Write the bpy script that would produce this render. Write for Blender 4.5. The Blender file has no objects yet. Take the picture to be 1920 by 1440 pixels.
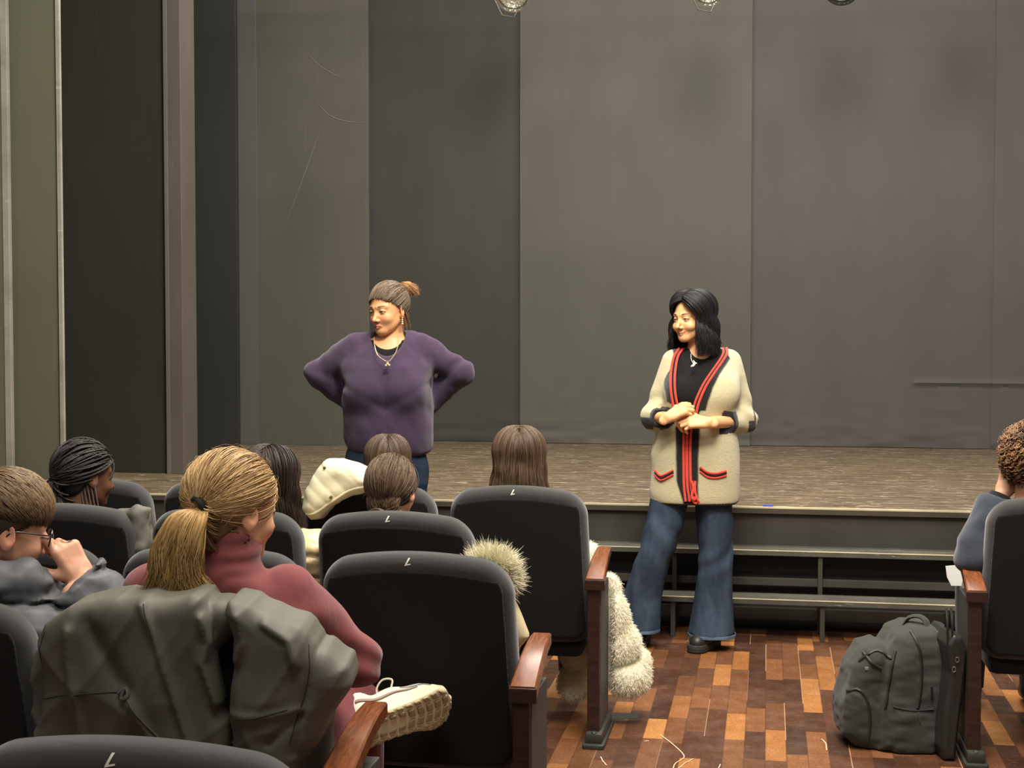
import bpy, bmesh, math, random
import numpy as np
from mathutils import Vector, Matrix, Euler

SC = bpy.context.scene
COL = SC.collection
# ------------------------------------------------------------------ camera
# room axes: +Y runs down the hall towards the stage, +X to the right, floor at z = 0
YAW = math.atan(480 / 2700.0)            # the camera looks a little to the left of +Y
PITCH = math.atan(108 / 2700.0)          # and a little down
cam = bpy.data.cameras.new('camera')
cam.sensor_width = 36.0
cam.lens = 36.0 * 2700.0 / 1920.0
cam.clip_end = 60
camo = bpy.data.objects.new('camera', cam)
COL.objects.link(camo)
camo.location = (0, 0, 1.5)
camo.rotation_euler = (math.pi / 2 - PITCH, 0, YAW)
SC.camera = camo
# ------------------------------------------------------------------ world, house lights, exposure
SC.view_settings.view_transform = 'Standard'
SC.view_settings.look = 'None'
SC.view_settings.gamma = 1.0
SC.view_settings.use_curve_mapping = False
SC.view_settings.exposure = 0.0
w = bpy.data.worlds.new('hall_air'); SC.world = w; w.use_nodes = True
w.node_tree.nodes['Background'].inputs[0].default_value = (1.0, 0.96, 0.90, 1)
w.node_tree.nodes['Background'].inputs[1].default_value = 0.17

def area(name, loc, aim, sx, sy, power, color=(1.0, 0.935, 0.84), spread=180):
    l = bpy.data.lights.new(name, 'AREA'); l.shape = 'RECTANGLE'
    l.size = sx; l.size_y = sy; l.energy = power; l.color = color; l.spread = math.radians(spread)
    o = bpy.data.objects.new(name, l); COL.objects.link(o)
    o.location = loc
    o.rotation_euler = (Vector(aim) - Vector(loc)).to_track_quat('-Z', 'Y').to_euler()
    return o
area('house_light', (0.1, 3.4, 4.75), (0.1, 9.6, 1.2), 1.3, 1.0, 350)
area('house_light', (-0.4, 4.9, 5.0), (-0.3, 5.4, 0.0), 3.6, 1.0, 250)
area('house_light', (-0.4, 1.0, 4.6), (-0.3, 3.2, 0.6), 2.0, 0.8, 90)
area('stage_light', (-0.2, 8.1, 5.2), (-0.2, 8.3, 0.6), 4.6, 0.8, 290, (1.0, 0.95, 0.85))

# ------------------------------------------------------------------ small maths
def V(*a): return np.array(a, dtype=np.float64)
def lerp(a, b, t): return a + (b - a) * t
def sstep(a, b, x):
    t = np.clip((x - a) / (b - a), 0, 1); return t * t * (3 - 2 * t)
def rotz(a): c, s = math.cos(a), math.sin(a); return np.array([[c, -s, 0], [s, c, 0], [0, 0, 1.0]])
def rotx(a): c, s = math.cos(a), math.sin(a); return np.array([[1.0, 0, 0], [0, c, -s], [0, s, c]])
def roty(a): c, s = math.cos(a), math.sin(a); return np.array([[c, 0, s], [0, 1.0, 0], [-s, 0, c]])
def _hash(i, j, k, s):
    n = (i.astype(np.int64) * 374761393 + j.astype(np.int64) * 668265263 + k.astype(np.int64) * 2147483647 + s * 974711) & 0x7fffffff
    n = ((n ^ (n >> 13)) * 1274126177) & 0x7fffffff
    return ((n ^ (n >> 16)) & 0xffff) / 65535.0
def noise(p, f=1.0, seed=0):
    """value noise in -1..1"""
    q = np.asarray(p) * f + 91.7
    i = np.floor(q); t = q - i; t = t * t * (3 - 2 * t)
    x, y, z = i[:, 0], i[:, 1], i[:, 2]
    r = 0
    for a in (0, 1):
        for b in (0, 1):
            for c in (0, 1):
                wgt = (t[:, 0] if a else 1 - t[:, 0]) * (t[:, 1] if b else 1 - t[:, 1]) * (t[:, 2] if c else 1 - t[:, 2])
                r = r + wgt * _hash(x + a, y + b, z + c, seed)
    return r * 2 - 1
# ------------------------------------------------------------------ signed distance shapes
def smin(a, b, k=0.02):
    h = np.clip(0.5 + 0.5 * (b - a) / k, 0, 1)
    return b + (a - b) * h - k * h * (1 - h)
def smax(a, b, k=0.02): return -smin(-a, -b, k)
def ell(p, c, r, R=None):
    q = p - np.array(c, float)
    if R is not None: q = q @ R
    r = np.array(r, float)
    k0 = np.sqrt(((q / r) ** 2).sum(1)); k1 = np.sqrt(((q / r ** 2) ** 2).sum(1)) + 1e-9
    return k0 * (k0 - 1) / k1
def capd(p, a, b, ra, rb=None, sq=None):
    """tapered capsule; sq=(axis_scale xyz) flattens the cross-section"""
    rb = ra if rb is None else rb
    a = np.array(a, float); b = np.array(b, float)
    ba = b - a; pa = p - a
    h = np.clip((pa @ ba) / (ba @ ba + 1e-12), 0, 1)
    dv = pa - h[:, None] * ba
    if sq is not None: dv = dv / np.array(sq, float)
    return np.sqrt((dv ** 2).sum(1)) - (ra + (rb - ra) * h)
def chain(p, pts, rs, k=0.015, sq=None):
    d = None
    for i in range(len(pts) - 1):
        c = capd(p, pts[i], pts[i + 1], rs[i], rs[i + 1], sq)
        d = c if d is None else smin(d, c, k)
    return d
def rbx(p, c, h, r, R=None):
    q = p - np.array(c, float)
    if R is not None: q = q @ R
    q = np.abs(q) - (np.array(h, float) - r)
    return np.sqrt((np.maximum(q, 0) ** 2).sum(1)) + np.minimum(q.max(1), 0) - r
_sm = {}
def _smooth(keys):
    key = repr(keys)
    if key not in _sm:
        K = np.array(keys, float)
        zs = np.linspace(K[0, 0], K[-1, 0], 300); st = zs[1] - zs[0]
        m = max(1, int(0.03 / st)); w_ = np.hanning(2 * m + 3); w_ /= w_.sum()
        T = [np.convolve(np.concatenate([2 * a[0] - a[1:m + 2][::-1], a, 2 * a[-1] - a[-m - 2:-1][::-1]]), w_, 'valid') for a in (np.interp(zs, K[:, 0], K[:, i]) for i in (1, 2, 3, 4))]
        _sm[key] = (zs, T)
    return _sm[key]
def loft(p, keys, n=2.3, axis=2):
    """stack of (z, cx, cy, a, b): a body whose cross-section is a superellipse changing with height"""
    K = np.array(keys, float)
    z = p[:, axis]
    ox = [i for i in range(3) if i != axis]
    zs, T = _smooth(keys)
    cx, cy, a, b = (np.interp(z, zs, T[i]) for i in range(4))
    x = np.abs(p[:, ox[0]] - cx) / a; y = np.abs(p[:, ox[1]] - cy) / b
    r = (x ** n + y ** n) ** (1 / n)
    d = (r - 1) * np.minimum(a, b)
    dz = np.maximum(K[0, 0] - z, z - K[-1, 0])
    return smax(d, dz, 0.02)

def surf(f, lo, hi, h):
    """naive surface nets with block culling; returns verts, quads"""
    lo = np.array(lo, float); hi = np.array(hi, float)
    B = 6
    nb = np.ceil((hi - lo) / (h * B)).astype(int)
    n = nb * B + 1
    D = np.empty(n, np.float32)
    bi = np.stack(np.meshgrid(*[np.arange(k) for k in nb], indexing='ij'), -1).reshape(-1, 3)
    bc = lo + (bi + 0.5) * B * h
    db = f(bc)
    act = np.abs(db) < (B * h * 0.87) * 1.9 + 0.004
    big = np.where(db < 0, -1.0, 1.0).astype(np.float32).reshape(nb)
    D[:-1, :-1, :-1] = big.repeat(B, 0).repeat(B, 1).repeat(B, 2)
    D[-1] = D[-2]; D[:, -1] = D[:, -2]; D[:, :, -1] = D[:, :, -2]
    off = np.stack(np.meshgrid(*[np.arange(B + 1)] * 3, indexing='ij'), -1).reshape(-1, 3)
    ab = bi[act]
    for s in range(0, len(ab), 1500):
        idx = (ab[s:s + 1500, None, :] * B + off[None]).reshape(-1, 3)
        D[idx[:, 0], idx[:, 1], idx[:, 2]] = f(lo + idx * h)
    S = D < 0
    c = np.zeros(tuple(n - 1), np.int8)
    for a in (0, 1):
        for b in (0, 1):
            for e in (0, 1):
                c += S[a:n[0] - 1 + a, b:n[1] - 1 + b, e:n[2] - 1 + e]
    cells = np.argwhere((c > 0) & (c < 8))
    idm = -np.ones(tuple(n - 1), np.int32)
    idm[cells[:, 0], cells[:, 1], cells[:, 2]] = np.arange(len(cells))
    acc = np.zeros((len(cells), 3)); cnt = np.zeros(len(cells))
    for ax in range(3):
        o1, o2 = [i for i in range(3) if i != ax]
        for a in (0, 1):
            for b in (0, 1):
                p0 = cells.copy(); p0[:, o1] += a; p0[:, o2] += b
                p1 = p0.copy(); p1[:, ax] += 1
                d0 = D[p0[:, 0], p0[:, 1], p0[:, 2]]; d1 = D[p1[:, 0], p1[:, 1], p1[:, 2]]
                m = (d0 < 0) != (d1 < 0)
                t = d0[m] / (d0[m] - d1[m])
                pt = p0[m].astype(float); pt[:, ax] += t
                acc[m] += pt; cnt[m] += 1
    verts = lo + acc / cnt[:, None] * h
    quads = []
    for ax in range(3):
        o1, o2 = (ax + 1) % 3, (ax + 2) % 3
        sl0 = [slice(None)] * 3; sl1 = [slice(None)] * 3
        sl0[ax] = slice(0, n[ax] - 1); sl1[ax] = slice(1, n[ax])
        e = np.argwhere(S[tuple(sl0)] != S[tuple(sl1)])
        e = e[(e[:, o1] > 0) & (e[:, o2] > 0) & (e[:, o1] < n[o1] - 1) & (e[:, o2] < n[o2] - 1)]
        if not len(e): continue
        inside = S[e[:, 0], e[:, 1], e[:, 2]]
        q = []
        for da, dbb in ((-1, -1), (0, -1), (0, 0), (-1, 0)):
            g = e.copy(); g[:, o1] += da; g[:, o2] += dbb
            q.append(idm[g[:, 0], g[:, 1], g[:, 2]])
        q = np.stack(q, 1)
        q[~inside] = q[~inside][:, ::-1]
        quads.append(q)
    quads = np.concatenate(quads)
    quads = quads[(quads >= 0).all(1)]
    return verts, quads
# ------------------------------------------------------------------ mesh collecting
class MB:
    def __init__(s): s.v = []; s.f = []; s.n = 0; s.c = []; s.m = []
    def add(s, v, f, col=None, mi=0):
        v = np.asarray(v, float).reshape(-1, 3)
        s.f.extend([[int(i) + s.n for i in q] for q in f]); s.m.extend([mi] * len(f))
        s.v.append(v); s.n += len(v)
        if col is not None: s.c.append(np.broadcast_to(np.asarray(col, float), (len(v), 3)))
        return s
    def box(s, lo, hi, bev=0.0, R=None, c=None, mi=0):
        bm = bmesh.new(); bmesh.ops.create_cube(bm, size=1.0)
        lo = np.array(lo, float); hi = np.array(hi, float)
        for v in bm.verts:
            v.co = Vector(lo + (np.array(v.co) + 0.5) * (hi - lo))
        if bev > 0:
            bmesh.ops.bevel(bm, geom=bm.edges[:], offset=bev, segments=2, affect='EDGES', profile=0.6)
        bm.verts.ensure_lookup_table(); bm.verts.index_update()
        vv = np.array([v.co[:] for v in bm.verts]); ff = [[v.index for v in f.verts] for f in bm.faces]
        bm.free()
        if R is not None:
            c = (lo + hi) / 2 if c is None else np.array(c, float)
            vv = (vv - c) @ R.T + c
        return s.add(vv, ff, None, mi)
    def tube(s, pts, r, n=8, cap=True, sq=None, mi=0):
        pts = np.asarray(pts, float); m = len(pts)
        r = np.broadcast_to(np.asarray(r, float), (m,))
        T = np.gradient(pts, axis=0); T /= np.linalg.norm(T, axis=1)[:, None] + 1e-12
        up = np.array([0, 0, 1.0]) if abs(T[0, 2]) < 0.9 else np.array([1.0, 0, 0])
        vs = []
        u = np.cross(T[0], up); u /= np.linalg.norm(u)
        for i in range(m):
            u = u - T[i] * (u @ T[i]); u /= np.linalg.norm(u) + 1e-12
            wv = np.cross(T[i], u)
            a = np.arange(n) * 2 * np.pi / n
            sx, sy = (1, 1) if sq is None else sq
            vs.append(pts[i] + r[i] * (np.cos(a)[:, None] * u * sx + np.sin(a)[:, None] * wv * sy))
        f = [[i * n + j, i * n + (j + 1) % n, (i + 1) * n + (j + 1) % n, (i + 1) * n + j] for i in range(m - 1) for j in range(n)]
        if cap:
            f.append(list(range(n))[::-1]); f.append([(m - 1) * n + j for j in range(n)])
        return s.add(np.concatenate(vs), f, None, mi)
    def lathe(s, prof, n=24, c=(0, 0, 0), R=None, mi=0):
        prof = np.asarray(prof, float); a = np.arange(n) * 2 * np.pi / n
        vv = np.stack([prof[:, None, 0] * np.cos(a), prof[:, None, 0] * np.sin(a), np.broadcast_to(prof[:, None, 1], (len(prof), n))], -1).reshape(-1, 3)
        m = len(prof)
        f = [[i * n + j, i * n + (j + 1) % n, (i + 1) * n + (j + 1) % n, (i + 1) * n + j] for i in range(m - 1) for j in range(n)]
        if R is not None: vv = vv @ R.T
        return s.add(vv + np.array(c, float), f, None, mi)
    def prism(s, poly, y0, y1, bev=0.0, plane='xz', M=None, mi=0):
        """outline in a plane, pushed out between y0 and y1 along the third axis"""
        bm = bmesh.new()
        P = []
        for a, b in poly:
            P.append(bm.verts.new({'xz': (a, y0, b), 'xy': (a, b, y0), 'yz': (y0, a, b)}[plane]))
        fc = bm.faces.new(P)
        ex = bmesh.ops.extrude_face_region(bm, geom=[fc])
        d = y1 - y0
        for v in [g for g in ex['geom'] if isinstance(g, bmesh.types.BMVert)]:
            v.co += Vector({'xz': (0, d, 0), 'xy': (0, 0, d), 'yz': (d, 0, 0)}[plane])
        bmesh.ops.recalc_face_normals(bm, faces=bm.faces[:])
        if bev > 0:
            bmesh.ops.bevel(bm, geom=bm.edges[:], offset=bev, segments=2, affect='EDGES', profile=0.6)
        bm.verts.index_update()
        vv = np.array([v.co[:] for v in bm.verts]); ff = [[v.index for v in f.verts] for f in bm.faces]
        bm.free()
        if M is not None: vv = M(vv)
        return s.add(vv, ff, None, mi)
    def grid(s, P, closed=False, mi=0):
        """P: (a, b, 3) array of points"""
        a, b = P.shape[:2]
        f = [[i * b + j, i * b + (j + 1) % b, (i + 1) * b + (j + 1) % b, (i + 1) * b + j] for i in range(a - 1) for j in range(b if closed else b - 1)]
        return s.add(P.reshape(-1, 3), f, None, mi)
    def build(s, name, mat, parent=None, smooth=True, auto=None):
        return link(name, np.concatenate(s.v), s.f, mat, parent, smooth, np.concatenate(s.c) if s.c else None, mids=s.m)

def link(name, v, f, mat, parent=None, smooth=True, col=None, mids=None, rnd=None):
    me = bpy.data.meshes.new(name)
    if isinstance(f, np.ndarray):
        k = f.shape[1]
        me.vertices.add(len(v)); me.vertices.foreach_set('co', np.asarray(v, np.float32).ravel())
        me.loops.add(f.size); me.loops.foreach_set('vertex_index', f.astype(np.int32).ravel())
        me.polygons.add(len(f)); me.polygons.foreach_set('loop_start', np.arange(0, f.size, k, dtype=np.int32))
        me.update(calc_edges=True)
    else:
        me.from_pydata([tuple(x) for x in v], [], f)
        if mids and max(mids) > 0: me.polygons.foreach_set('material_index', np.array(mids, np.int32))
    me.polygons.foreach_set('use_smooth', np.full(len(me.polygons), smooth))
    for m in (mat if isinstance(mat, (list, tuple)) else [mat]): me.materials.append(m)
    if col is not None:
        at = me.color_attributes.new('tint', 'FLOAT_COLOR', 'POINT')
        c4 = np.ones((len(v), 4), np.float32); c4[:, :3] = col
        at.data.foreach_set('color', c4.ravel())
    if rnd is not None:
        at = me.attributes.new('rnd', 'FLOAT', 'POINT'); at.data.foreach_set('value', np.asarray(rnd, np.float32))
    me.validate()
    if smooth == 'auto' or (smooth and not isinstance(f, np.ndarray)):
        me.polygons.foreach_set('use_smooth', np.full(len(me.polygons), True))
        try: me.set_sharp_from_angle(angle=math.radians(38))
        except Exception: pass
    o = bpy.data.objects.new(name, me); COL.objects.link(o)
    if parent is not None: o.parent = parent
    return o
def tag(o, label=None, cat=None, group=None, kind=None):
    if label: o['label'] = label
    if cat: o['category'] = cat
    if group: o['group'] = group
    if kind: o['kind'] = kind
    return o
def empty(name, loc=(0, 0, 0), rz=0.0, label=None, cat=None, group=None):
    o = bpy.data.objects.new(name, None); COL.objects.link(o)
    o.empty_display_size = 0.1
    o.location = loc; o.rotation_euler = (0, 0, rz)
    return tag(o, label, cat, group)
def sdfobj(name, f, lo, hi, h, mat, parent=None, colf=None):
    v, q = surf(f, lo, hi, h)
    return link(name, v, q, mat, parent, True, colf(v) if colf else None)
def join(parts):
    """several (verts, quads) of one object"""
    vs, fs, n = [], [], 0
    for v, f in parts:
        vs.append(v); fs.append(f + n); n += len(v)
    return np.concatenate(vs), np.concatenate(fs)
def spline(pts, n):
    """Catmull-Rom through the points"""
    P = np.asarray(pts, float); m = len(P)
    E = np.vstack([2 * P[0] - P[1], P, 2 * P[-1] - P[-2]])
    t = np.linspace(0, m - 1 - 1e-9, n); i = t.astype(int); u = (t - i)[:, None]
    a, b, c, d = E[i], E[i + 1], E[i + 2], E[i + 3]
    return 0.5 * ((2 * b) + (c - a) * u + (2 * a - 5 * b + 4 * c - d) * u ** 2 + (3 * b - a - 3 * c + d) * u ** 3)
def copy_tree(o, parent=None):
    c = o.copy(); COL.objects.link(c)
    if parent is not None: c.parent = parent
    for ch in [x for x in bpy.data.objects if x.parent == o]: copy_tree(ch, c)
    return c
# ------------------------------------------------------------------ materials
def lin(r, g, b):
    """0-255 display colour to linear"""
    return tuple(((x / 255.0) / 12.92 if x / 255.0 <= 0.04045 else ((x / 255.0 + 0.055) / 1.055) ** 2.4) for x in (r, g, b))
class Mat:
    def __init__(s, name, rough=0.8, spec=0.3):
        s.m = bpy.data.materials.new(name); s.m.use_nodes = True
        s.t = s.m.node_tree; s.b = s.t.nodes['Principled BSDF']
        s.b.inputs['Roughness'].default_value = rough
        s.b.inputs['Specular IOR Level'].default_value = spec
        s._co = None
    def n(s, typ, _out=0, **kw):
        nd = s.t.nodes.new('ShaderNode' + typ)
        for k, v in kw.items():
            if k.startswith('_'): continue
            if k.startswith('p_'): setattr(nd, k[2:], v); continue
            key = int(k[1:]) if k[0] == 'i' and k[1:].isdigit() else k.replace('_', ' ')
            if hasattr(v, 'links') or isinstance(v, bpy.types.NodeSocket): s.t.links.new(v, nd.inputs[key])
            else: nd.inputs[key].default_value = (v + (1,) if isinstance(v, tuple) and len(v) == 3 and nd.inputs[key].type == 'RGBA' else v)
        return nd.outputs[_out]
    def co(s, scale=(1, 1, 1), world=False):
        c = s.n('NewGeometry', _out=0) if world else s.n('TexCoord', _out=3)
        return s.n('Mapping', Vector=c, Scale=scale)
    def math(s, op, a, b=0.0, c=None):
        kw = dict(i0=a, i1=b)
        if c is not None: kw['i2'] = c
        return s.n('Math', p_operation=op, **kw)
    def noise(s, vec, scale, detail=3.0, rough=0.55, dist=0.0):
        return s.n('TexNoise', Vector=vec, Scale=scale, Detail=detail, Roughness=rough, Distortion=dist)
    def ramp(s, fac, stops):
        nd = s.t.nodes.new('ShaderNodeValToRGB'); s.t.links.new(fac, nd.inputs[0])
        e = nd.color_ramp.elements
        while len(e) < len(stops): e.new(0.5)
        for el, (p, c) in zip(e, stops):
            el.position = p; el.color = (c if isinstance(c, tuple) else (c, c, c)) + (1,)
        return nd.outputs[0]
    def mix(s, fac, a, b, mode='MIX'):
        nd = s.t.nodes.new('ShaderNodeMix'); nd.data_type = 'RGBA'; nd.blend_type = mode
        for k, v in ((0, fac), (6, a), (7, b)):
            if isinstance(v, bpy.types.NodeSocket): s.t.links.new(v, nd.inputs[k])
            else: nd.inputs[k].default_value = (v + (1,)) if isinstance(v, tuple) else v
        return nd.outputs[2]
    def col(s, v):
        if isinstance(v, tuple): s.b.inputs['Base Color'].default_value = v + (1,)
        else: s.t.links.new(v, s.b.inputs['Base Color'])
        return s
    def set(s, key, v):
        if isinstance(v, bpy.types.NodeSocket): s.t.links.new(v, s.b.inputs[key])
        else: s.b.inputs[key].default_value = v
        return s
    def bump(s, h, strength=0.3, dist=0.01, prev=None):
        kw = dict(Strength=strength, Distance=dist, Height=h)
        if prev is not None: kw['Normal'] = prev
        o = s.n('Bump', **kw); s.t.links.new(o, s.b.inputs['Normal']); return o

def fabric(name, rgb, scale=900, var=0.25, rough=0.95, sheen=0.3, bump=0.3, bdist=0.0015, big=0.0, bigscale=9, bigdist=0.02, spec=0.15):
    m = Mat(name, rough, spec); c = m.co()
    a = lin(*rgb); lo = tuple(x * (1 - var) for x in a); hi = tuple(min(1, x * (1 + var)) for x in a)
    nz = m.noise(c, scale, 2.0)
    nl = m.noise(c, 14, 3.0)
    base = m.mix(m.ramp(nz, [(0.3, 0.0), (0.7, 1.0)]), lo, hi)
    m.col(m.mix(m.ramp(nl, [(0.35, 0.0), (0.75, 0.22)]), base, hi))
    m.set('Sheen Weight', sheen); m.set('Sheen Roughness', 0.5)
    p = None
    if big: p = m.bump(m.noise(m.co((1, 1, 0.55)), bigscale, 3.0, 0.5, 0.6), big, bigdist)
    m.bump(nz, bump, bdist, p)
    return m.m
def plain(name, rgb, rough=0.6, metal=0.0, spec=0.4, bump=0.0, bscale=200):
    m = Mat(name, rough, spec); m.col(lin(*rgb)); m.set('Metallic', metal)
    if bump: m.bump(m.noise(m.co(), bscale), bump, 0.001)
    return m.m
def wood(name, rgb, rgb2, rough=0.35, ax=(1, 1, 1), scale=18):
    m = Mat(name, rough, 0.5); c = m.co(ax)
    nz = m.noise(c, scale, 4.0, 0.6, 1.2)
    m.col(m.ramp(nz, [(0.3, lin(*rgb2)), (0.7, lin(*rgb))]))
    m.bump(nz, 0.08, 0.002)
    return m.m
def tinted(name, rough=0.55, spec=0.35, sss=0.0, bump=0.1, bscale=300, bdist=0.001, sheen=0.0):
    m = Mat(name, rough, spec)
    a = m.n('Attribute', p_attribute_name='tint')
    m.col(a)
    if sss:
        m.set('Subsurface Weight', sss); m.set('Subsurface Radius', (1.0, 0.35, 0.2)); m.set('Subsurface Scale', 0.008)
    if sheen: m.set('Sheen Weight', sheen)
    if bump: m.bump(m.noise(m.co(), bscale), bump, bdist)
    return m.m
# ================================================================== THE SETTING
def struct(name, mb, mat, **kw):
    o = mb.build(name, mat, **kw); o['kind'] = 'structure'; return o

# parquet: short blocks of mixed tone laid end to end in strips that run towards the stage
def parquet():
    m = Mat('parquet', 0.3, 0.5)
    g = m.n('NewGeometry')
    sp = m.t.nodes.new('ShaderNodeSeparateXYZ'); m.t.links.new(g, sp.inputs[0])
    x, y = sp.outputs[0], sp.outputs[1]
    cx = m.math('DIVIDE', x, 0.0735); ci = m.math('FLOOR', cx); cf = m.math('FRACT', cx)
    off = m.n('TexWhiteNoise', p_noise_dimensions='1D', W=ci)
    ln = m.math('ADD', m.math('MULTIPLY', m.n('TexWhiteNoise', p_noise_dimensions='1D', W=m.math('ADD', ci, 77.0)), 0.14), 0.25)
    ry = m.math('ADD', m.math('DIVIDE', y, ln), m.math('MULTIPLY', off, 7.0)); ri = m.math('FLOOR', ry); rf = m.math('FRACT', ry)
    idv = m.n('CombineXYZ', X=ci, Y=ri, Z=0.0)
    wn = m.n('TexWhiteNoise', p_noise_dimensions='3D', Vector=idv)
    tone = m.ramp(wn, [(0.0, lin(60, 37, 25)), (0.30, lin(84, 51, 33)), (0.55, lin(104, 66, 41)), (0.76, lin(130, 84, 48)), (0.90, lin(158, 104, 55)), (1.0, lin(186, 130, 72))])
    # grain runs with the block, swirly in some
    shift = m.n('VectorMath', p_operation='MULTIPLY_ADD', i0=idv, i1=(3.1, 5.7, 0.0), i2=g)
    gr = m.noise(m.n('Mapping', Vector=shift, Scale=(20, 5, 1)), 4.0, 6.0, 0.72, 3.2)
    tone = m.mix(0.75, tone, m.ramp(gr, [(0.28, (0.30, 0.25, 0.22)), (0.5, (0.85, 0.82, 0.8)), (0.70, (1.35, 1.28, 1.2))]), 'MULTIPLY')
    dirt = m.noise(m.n('Mapping', Vector=g, Scale=(1, 1, 1)), 2.1, 4.0)
    tone = m.mix(m.ramp(dirt, [(0.45, 0.0), (0.75, 0.35)]), tone, lin(112, 80, 56))
    # joints
    e1 = m.math('MINIMUM', cf, m.math('SUBTRACT', 1.0, cf)); e2 = m.math('MULTIPLY', m.math('MINIMUM', rf, m.math('SUBTRACT', 1.0, rf)), 4.0)
    e = m.math('MINIMUM', e1, e2)
    jn = m.n('TexWhiteNoise', p_noise_dimensions='3D', Vector=m.n('CombineXYZ', X=m.math('FLOOR', m.math('ADD', cx, 0.5)), Y=m.math('FLOOR', m.math('MULTIPLY', y, 1.9)), Z=4.0))
    seam = m.ramp(e, [(0.0, 1.0), (0.02, 0.8), (0.045, 0.0)])
    tone = m.mix(m.math('MULTIPLY', seam, 0.6), tone, lin(66, 40, 28))
    pale = m.math('MULTIPLY', m.ramp(e1, [(0.0, 1.0), (0.014, 0.8), (0.034, 0.0)]), m.ramp(jn, [(0.76, 0.0), (0.9, 0.6)]))
    tone = m.mix(pale, tone, lin(206, 160, 122))
    # scratches and crumbs
    sc1 = m.n('TexVoronoi', Vector=m.n('Mapping', Vector=g, Scale=(5, 30, 1), Rotation=(0, 0, 0.9)), Scale=1.6, p_feature='DISTANCE_TO_EDGE')
    sc2 = m.n('TexVoronoi', Vector=m.n('Mapping', Vector=g, Scale=(26, 4, 1), Rotation=(0, 0, 0.5)), Scale=1.7, p_feature='DISTANCE_TO_EDGE')
    s1 = m.ramp(m.math('MINIMUM', sc1, sc2), [(0.0, 1.0), (0.016, 0.0)])
    msk = m.ramp(m.noise(g, 6.0, 3.0), [(0.52, 0.0), (0.70, 0.12)])
    tone = m.mix(m.math('MULTIPLY', s1, msk), tone, lin(190, 150, 116))
    for ang, sd in ((0.5, 0.0), (-0.9, 5.0), (1.9, 9.0)):
        sv = m.noise(m.n('Mapping', Vector=g, Location=(sd, sd, 0), Scale=(9, 150, 1), Rotation=(0, 0, ang)), 1.6, 2.0, 0.5)
        tone = m.mix(m.ramp(sv, [(0.70, 0.0), (0.76, 0.42)]), tone, lin(196, 150, 112))
    sp2 = m.n('TexVoronoi', Vector=g, Scale=34.0)
    tone = m.mix(m.math('MULTIPLY', m.ramp(sp2, [(0.0, 1.0), (0.05, 0.0)]), m.ramp(m.noise(g, 9.0), [(0.52, 0.0), (0.56, 0.9)])), tone, lin(222, 196, 168))
    m.col(tone)
    m.set('Roughness', m.ramp(m.noise(g, 12.0, 4.0), [(0.3, 0.26), (0.7, 0.52)]))
    b = m.bump(m.math('MINIMUM', e, 0.06), 0.4, 0.004)
    m.bump(gr, 0.06, 0.002, b)
    return m.m
struct('floor', MB().grid(np.array([[(x, y, 0.0) for x in (-6.0, 4.2)] for y in (-3.0, 12.0)])), parquet(), smooth=False)

# stage boards: dark stained planks across the stage, worn pale along their grain
def stageboards():
    m = Mat('stage_boards', 0.45, 0.5)
    g = m.n('NewGeometry')
    a = m.noise(m.n('Mapping', Vector=g, Scale=(1.3, 22, 4)), 3.0, 6.0, 0.68, 0.4)
    c = m.ramp(a, [(0.28, lin(50, 40, 31)), (0.5, lin(96, 81, 62)), (0.70, lin(150, 131, 102))])
    b = m.noise(m.n('Mapping', Vector=g, Scale=(3, 26, 4)), 2.4, 5.0, 0.7, 0.5)
    c = m.mix(m.ramp(b, [(0.61, 0.0), (0.68, 0.9)]), c, lin(236, 222, 186))
    b2 = m.noise(m.n('Mapping', Vector=g, Location=(3, 7, 0), Scale=(3.4, 34, 4)), 2.6, 3.0, 0.6, 0.3)
    c = m.mix(m.ramp(b2, [(0.665, 0.0), (0.70, 0.9)]), c, lin(244, 236, 206))
    sp = m.t.nodes.new('ShaderNodeSeparateXYZ'); m.t.links.new(g, sp.inputs[0])
    fy = m.math('FRACT', m.math('DIVIDE', sp.outputs[1], 0.118))
    c = m.mix(m.ramp(fy, [(0.0, 0.8), (0.045, 0.0), (0.97, 0.0), (1.0, 0.8)]), c, lin(30, 24, 18))
    v = m.n('TexVoronoi', Vector=g, Scale=26.0)
    c = m.mix(m.math('MULTIPLY', m.ramp(v, [(0.0, 1.0), (0.07, 0.0)]), m.ramp(m.noise(g, 5.0), [(0.5, 0.0), (0.56, 1.0)])), c, lin(230, 220, 196))
    m.col(c)
    m.set('Roughness', m.ramp(a, [(0.3, 0.32), (0.7, 0.6)]))
    m.bump(a, 0.25, 0.003)
    return m.m
def worn(name, rgb, hi=(150, 140, 120), rough=0.55, amt=0.5, axs=(2, 16, 16)):
    m = Mat(name, rough, 0.45); c = m.co()
    a = m.noise(c, 4.0, 4.0)
    b = lin(*rgb)
    t = m.ramp(a, [(0.3, tuple(x * 0.75 for x in b)), (0.7, tuple(x * 1.3 for x in b))])
    s = m.noise(m.co(axs), 3.0, 6.0, 0.7, 0.6)
    t = m.mix(m.ramp(s, [(0.62, 0.0), (0.74, amt)]), t, lin(*hi))
    v = m.n('TexVoronoi', Vector=c, Scale=9.0)
    t = m.mix(m.math('MULTIPLY', m.ramp(v, [(0.0, 1.0), (0.02, 0.0)]), 0.8), t, lin(190, 185, 170))
    m.col(t); m.bump(s, 0.12, 0.002)
    return m.m
M_paint = worn('black_paint', (52, 49, 42), amt=0.12, axs=(3, 3, 3))
M_tread = worn('tread_paint', (78, 76, 68), (200, 194, 174), 0.4, 0.85)
M_edge = worn('worn_edge', (182, 172, 142), (226, 218, 190), 0.5, 0.8, (6, 2, 2))
M_dark = plain('dark_timber', (30, 27, 23), 0.7)

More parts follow.
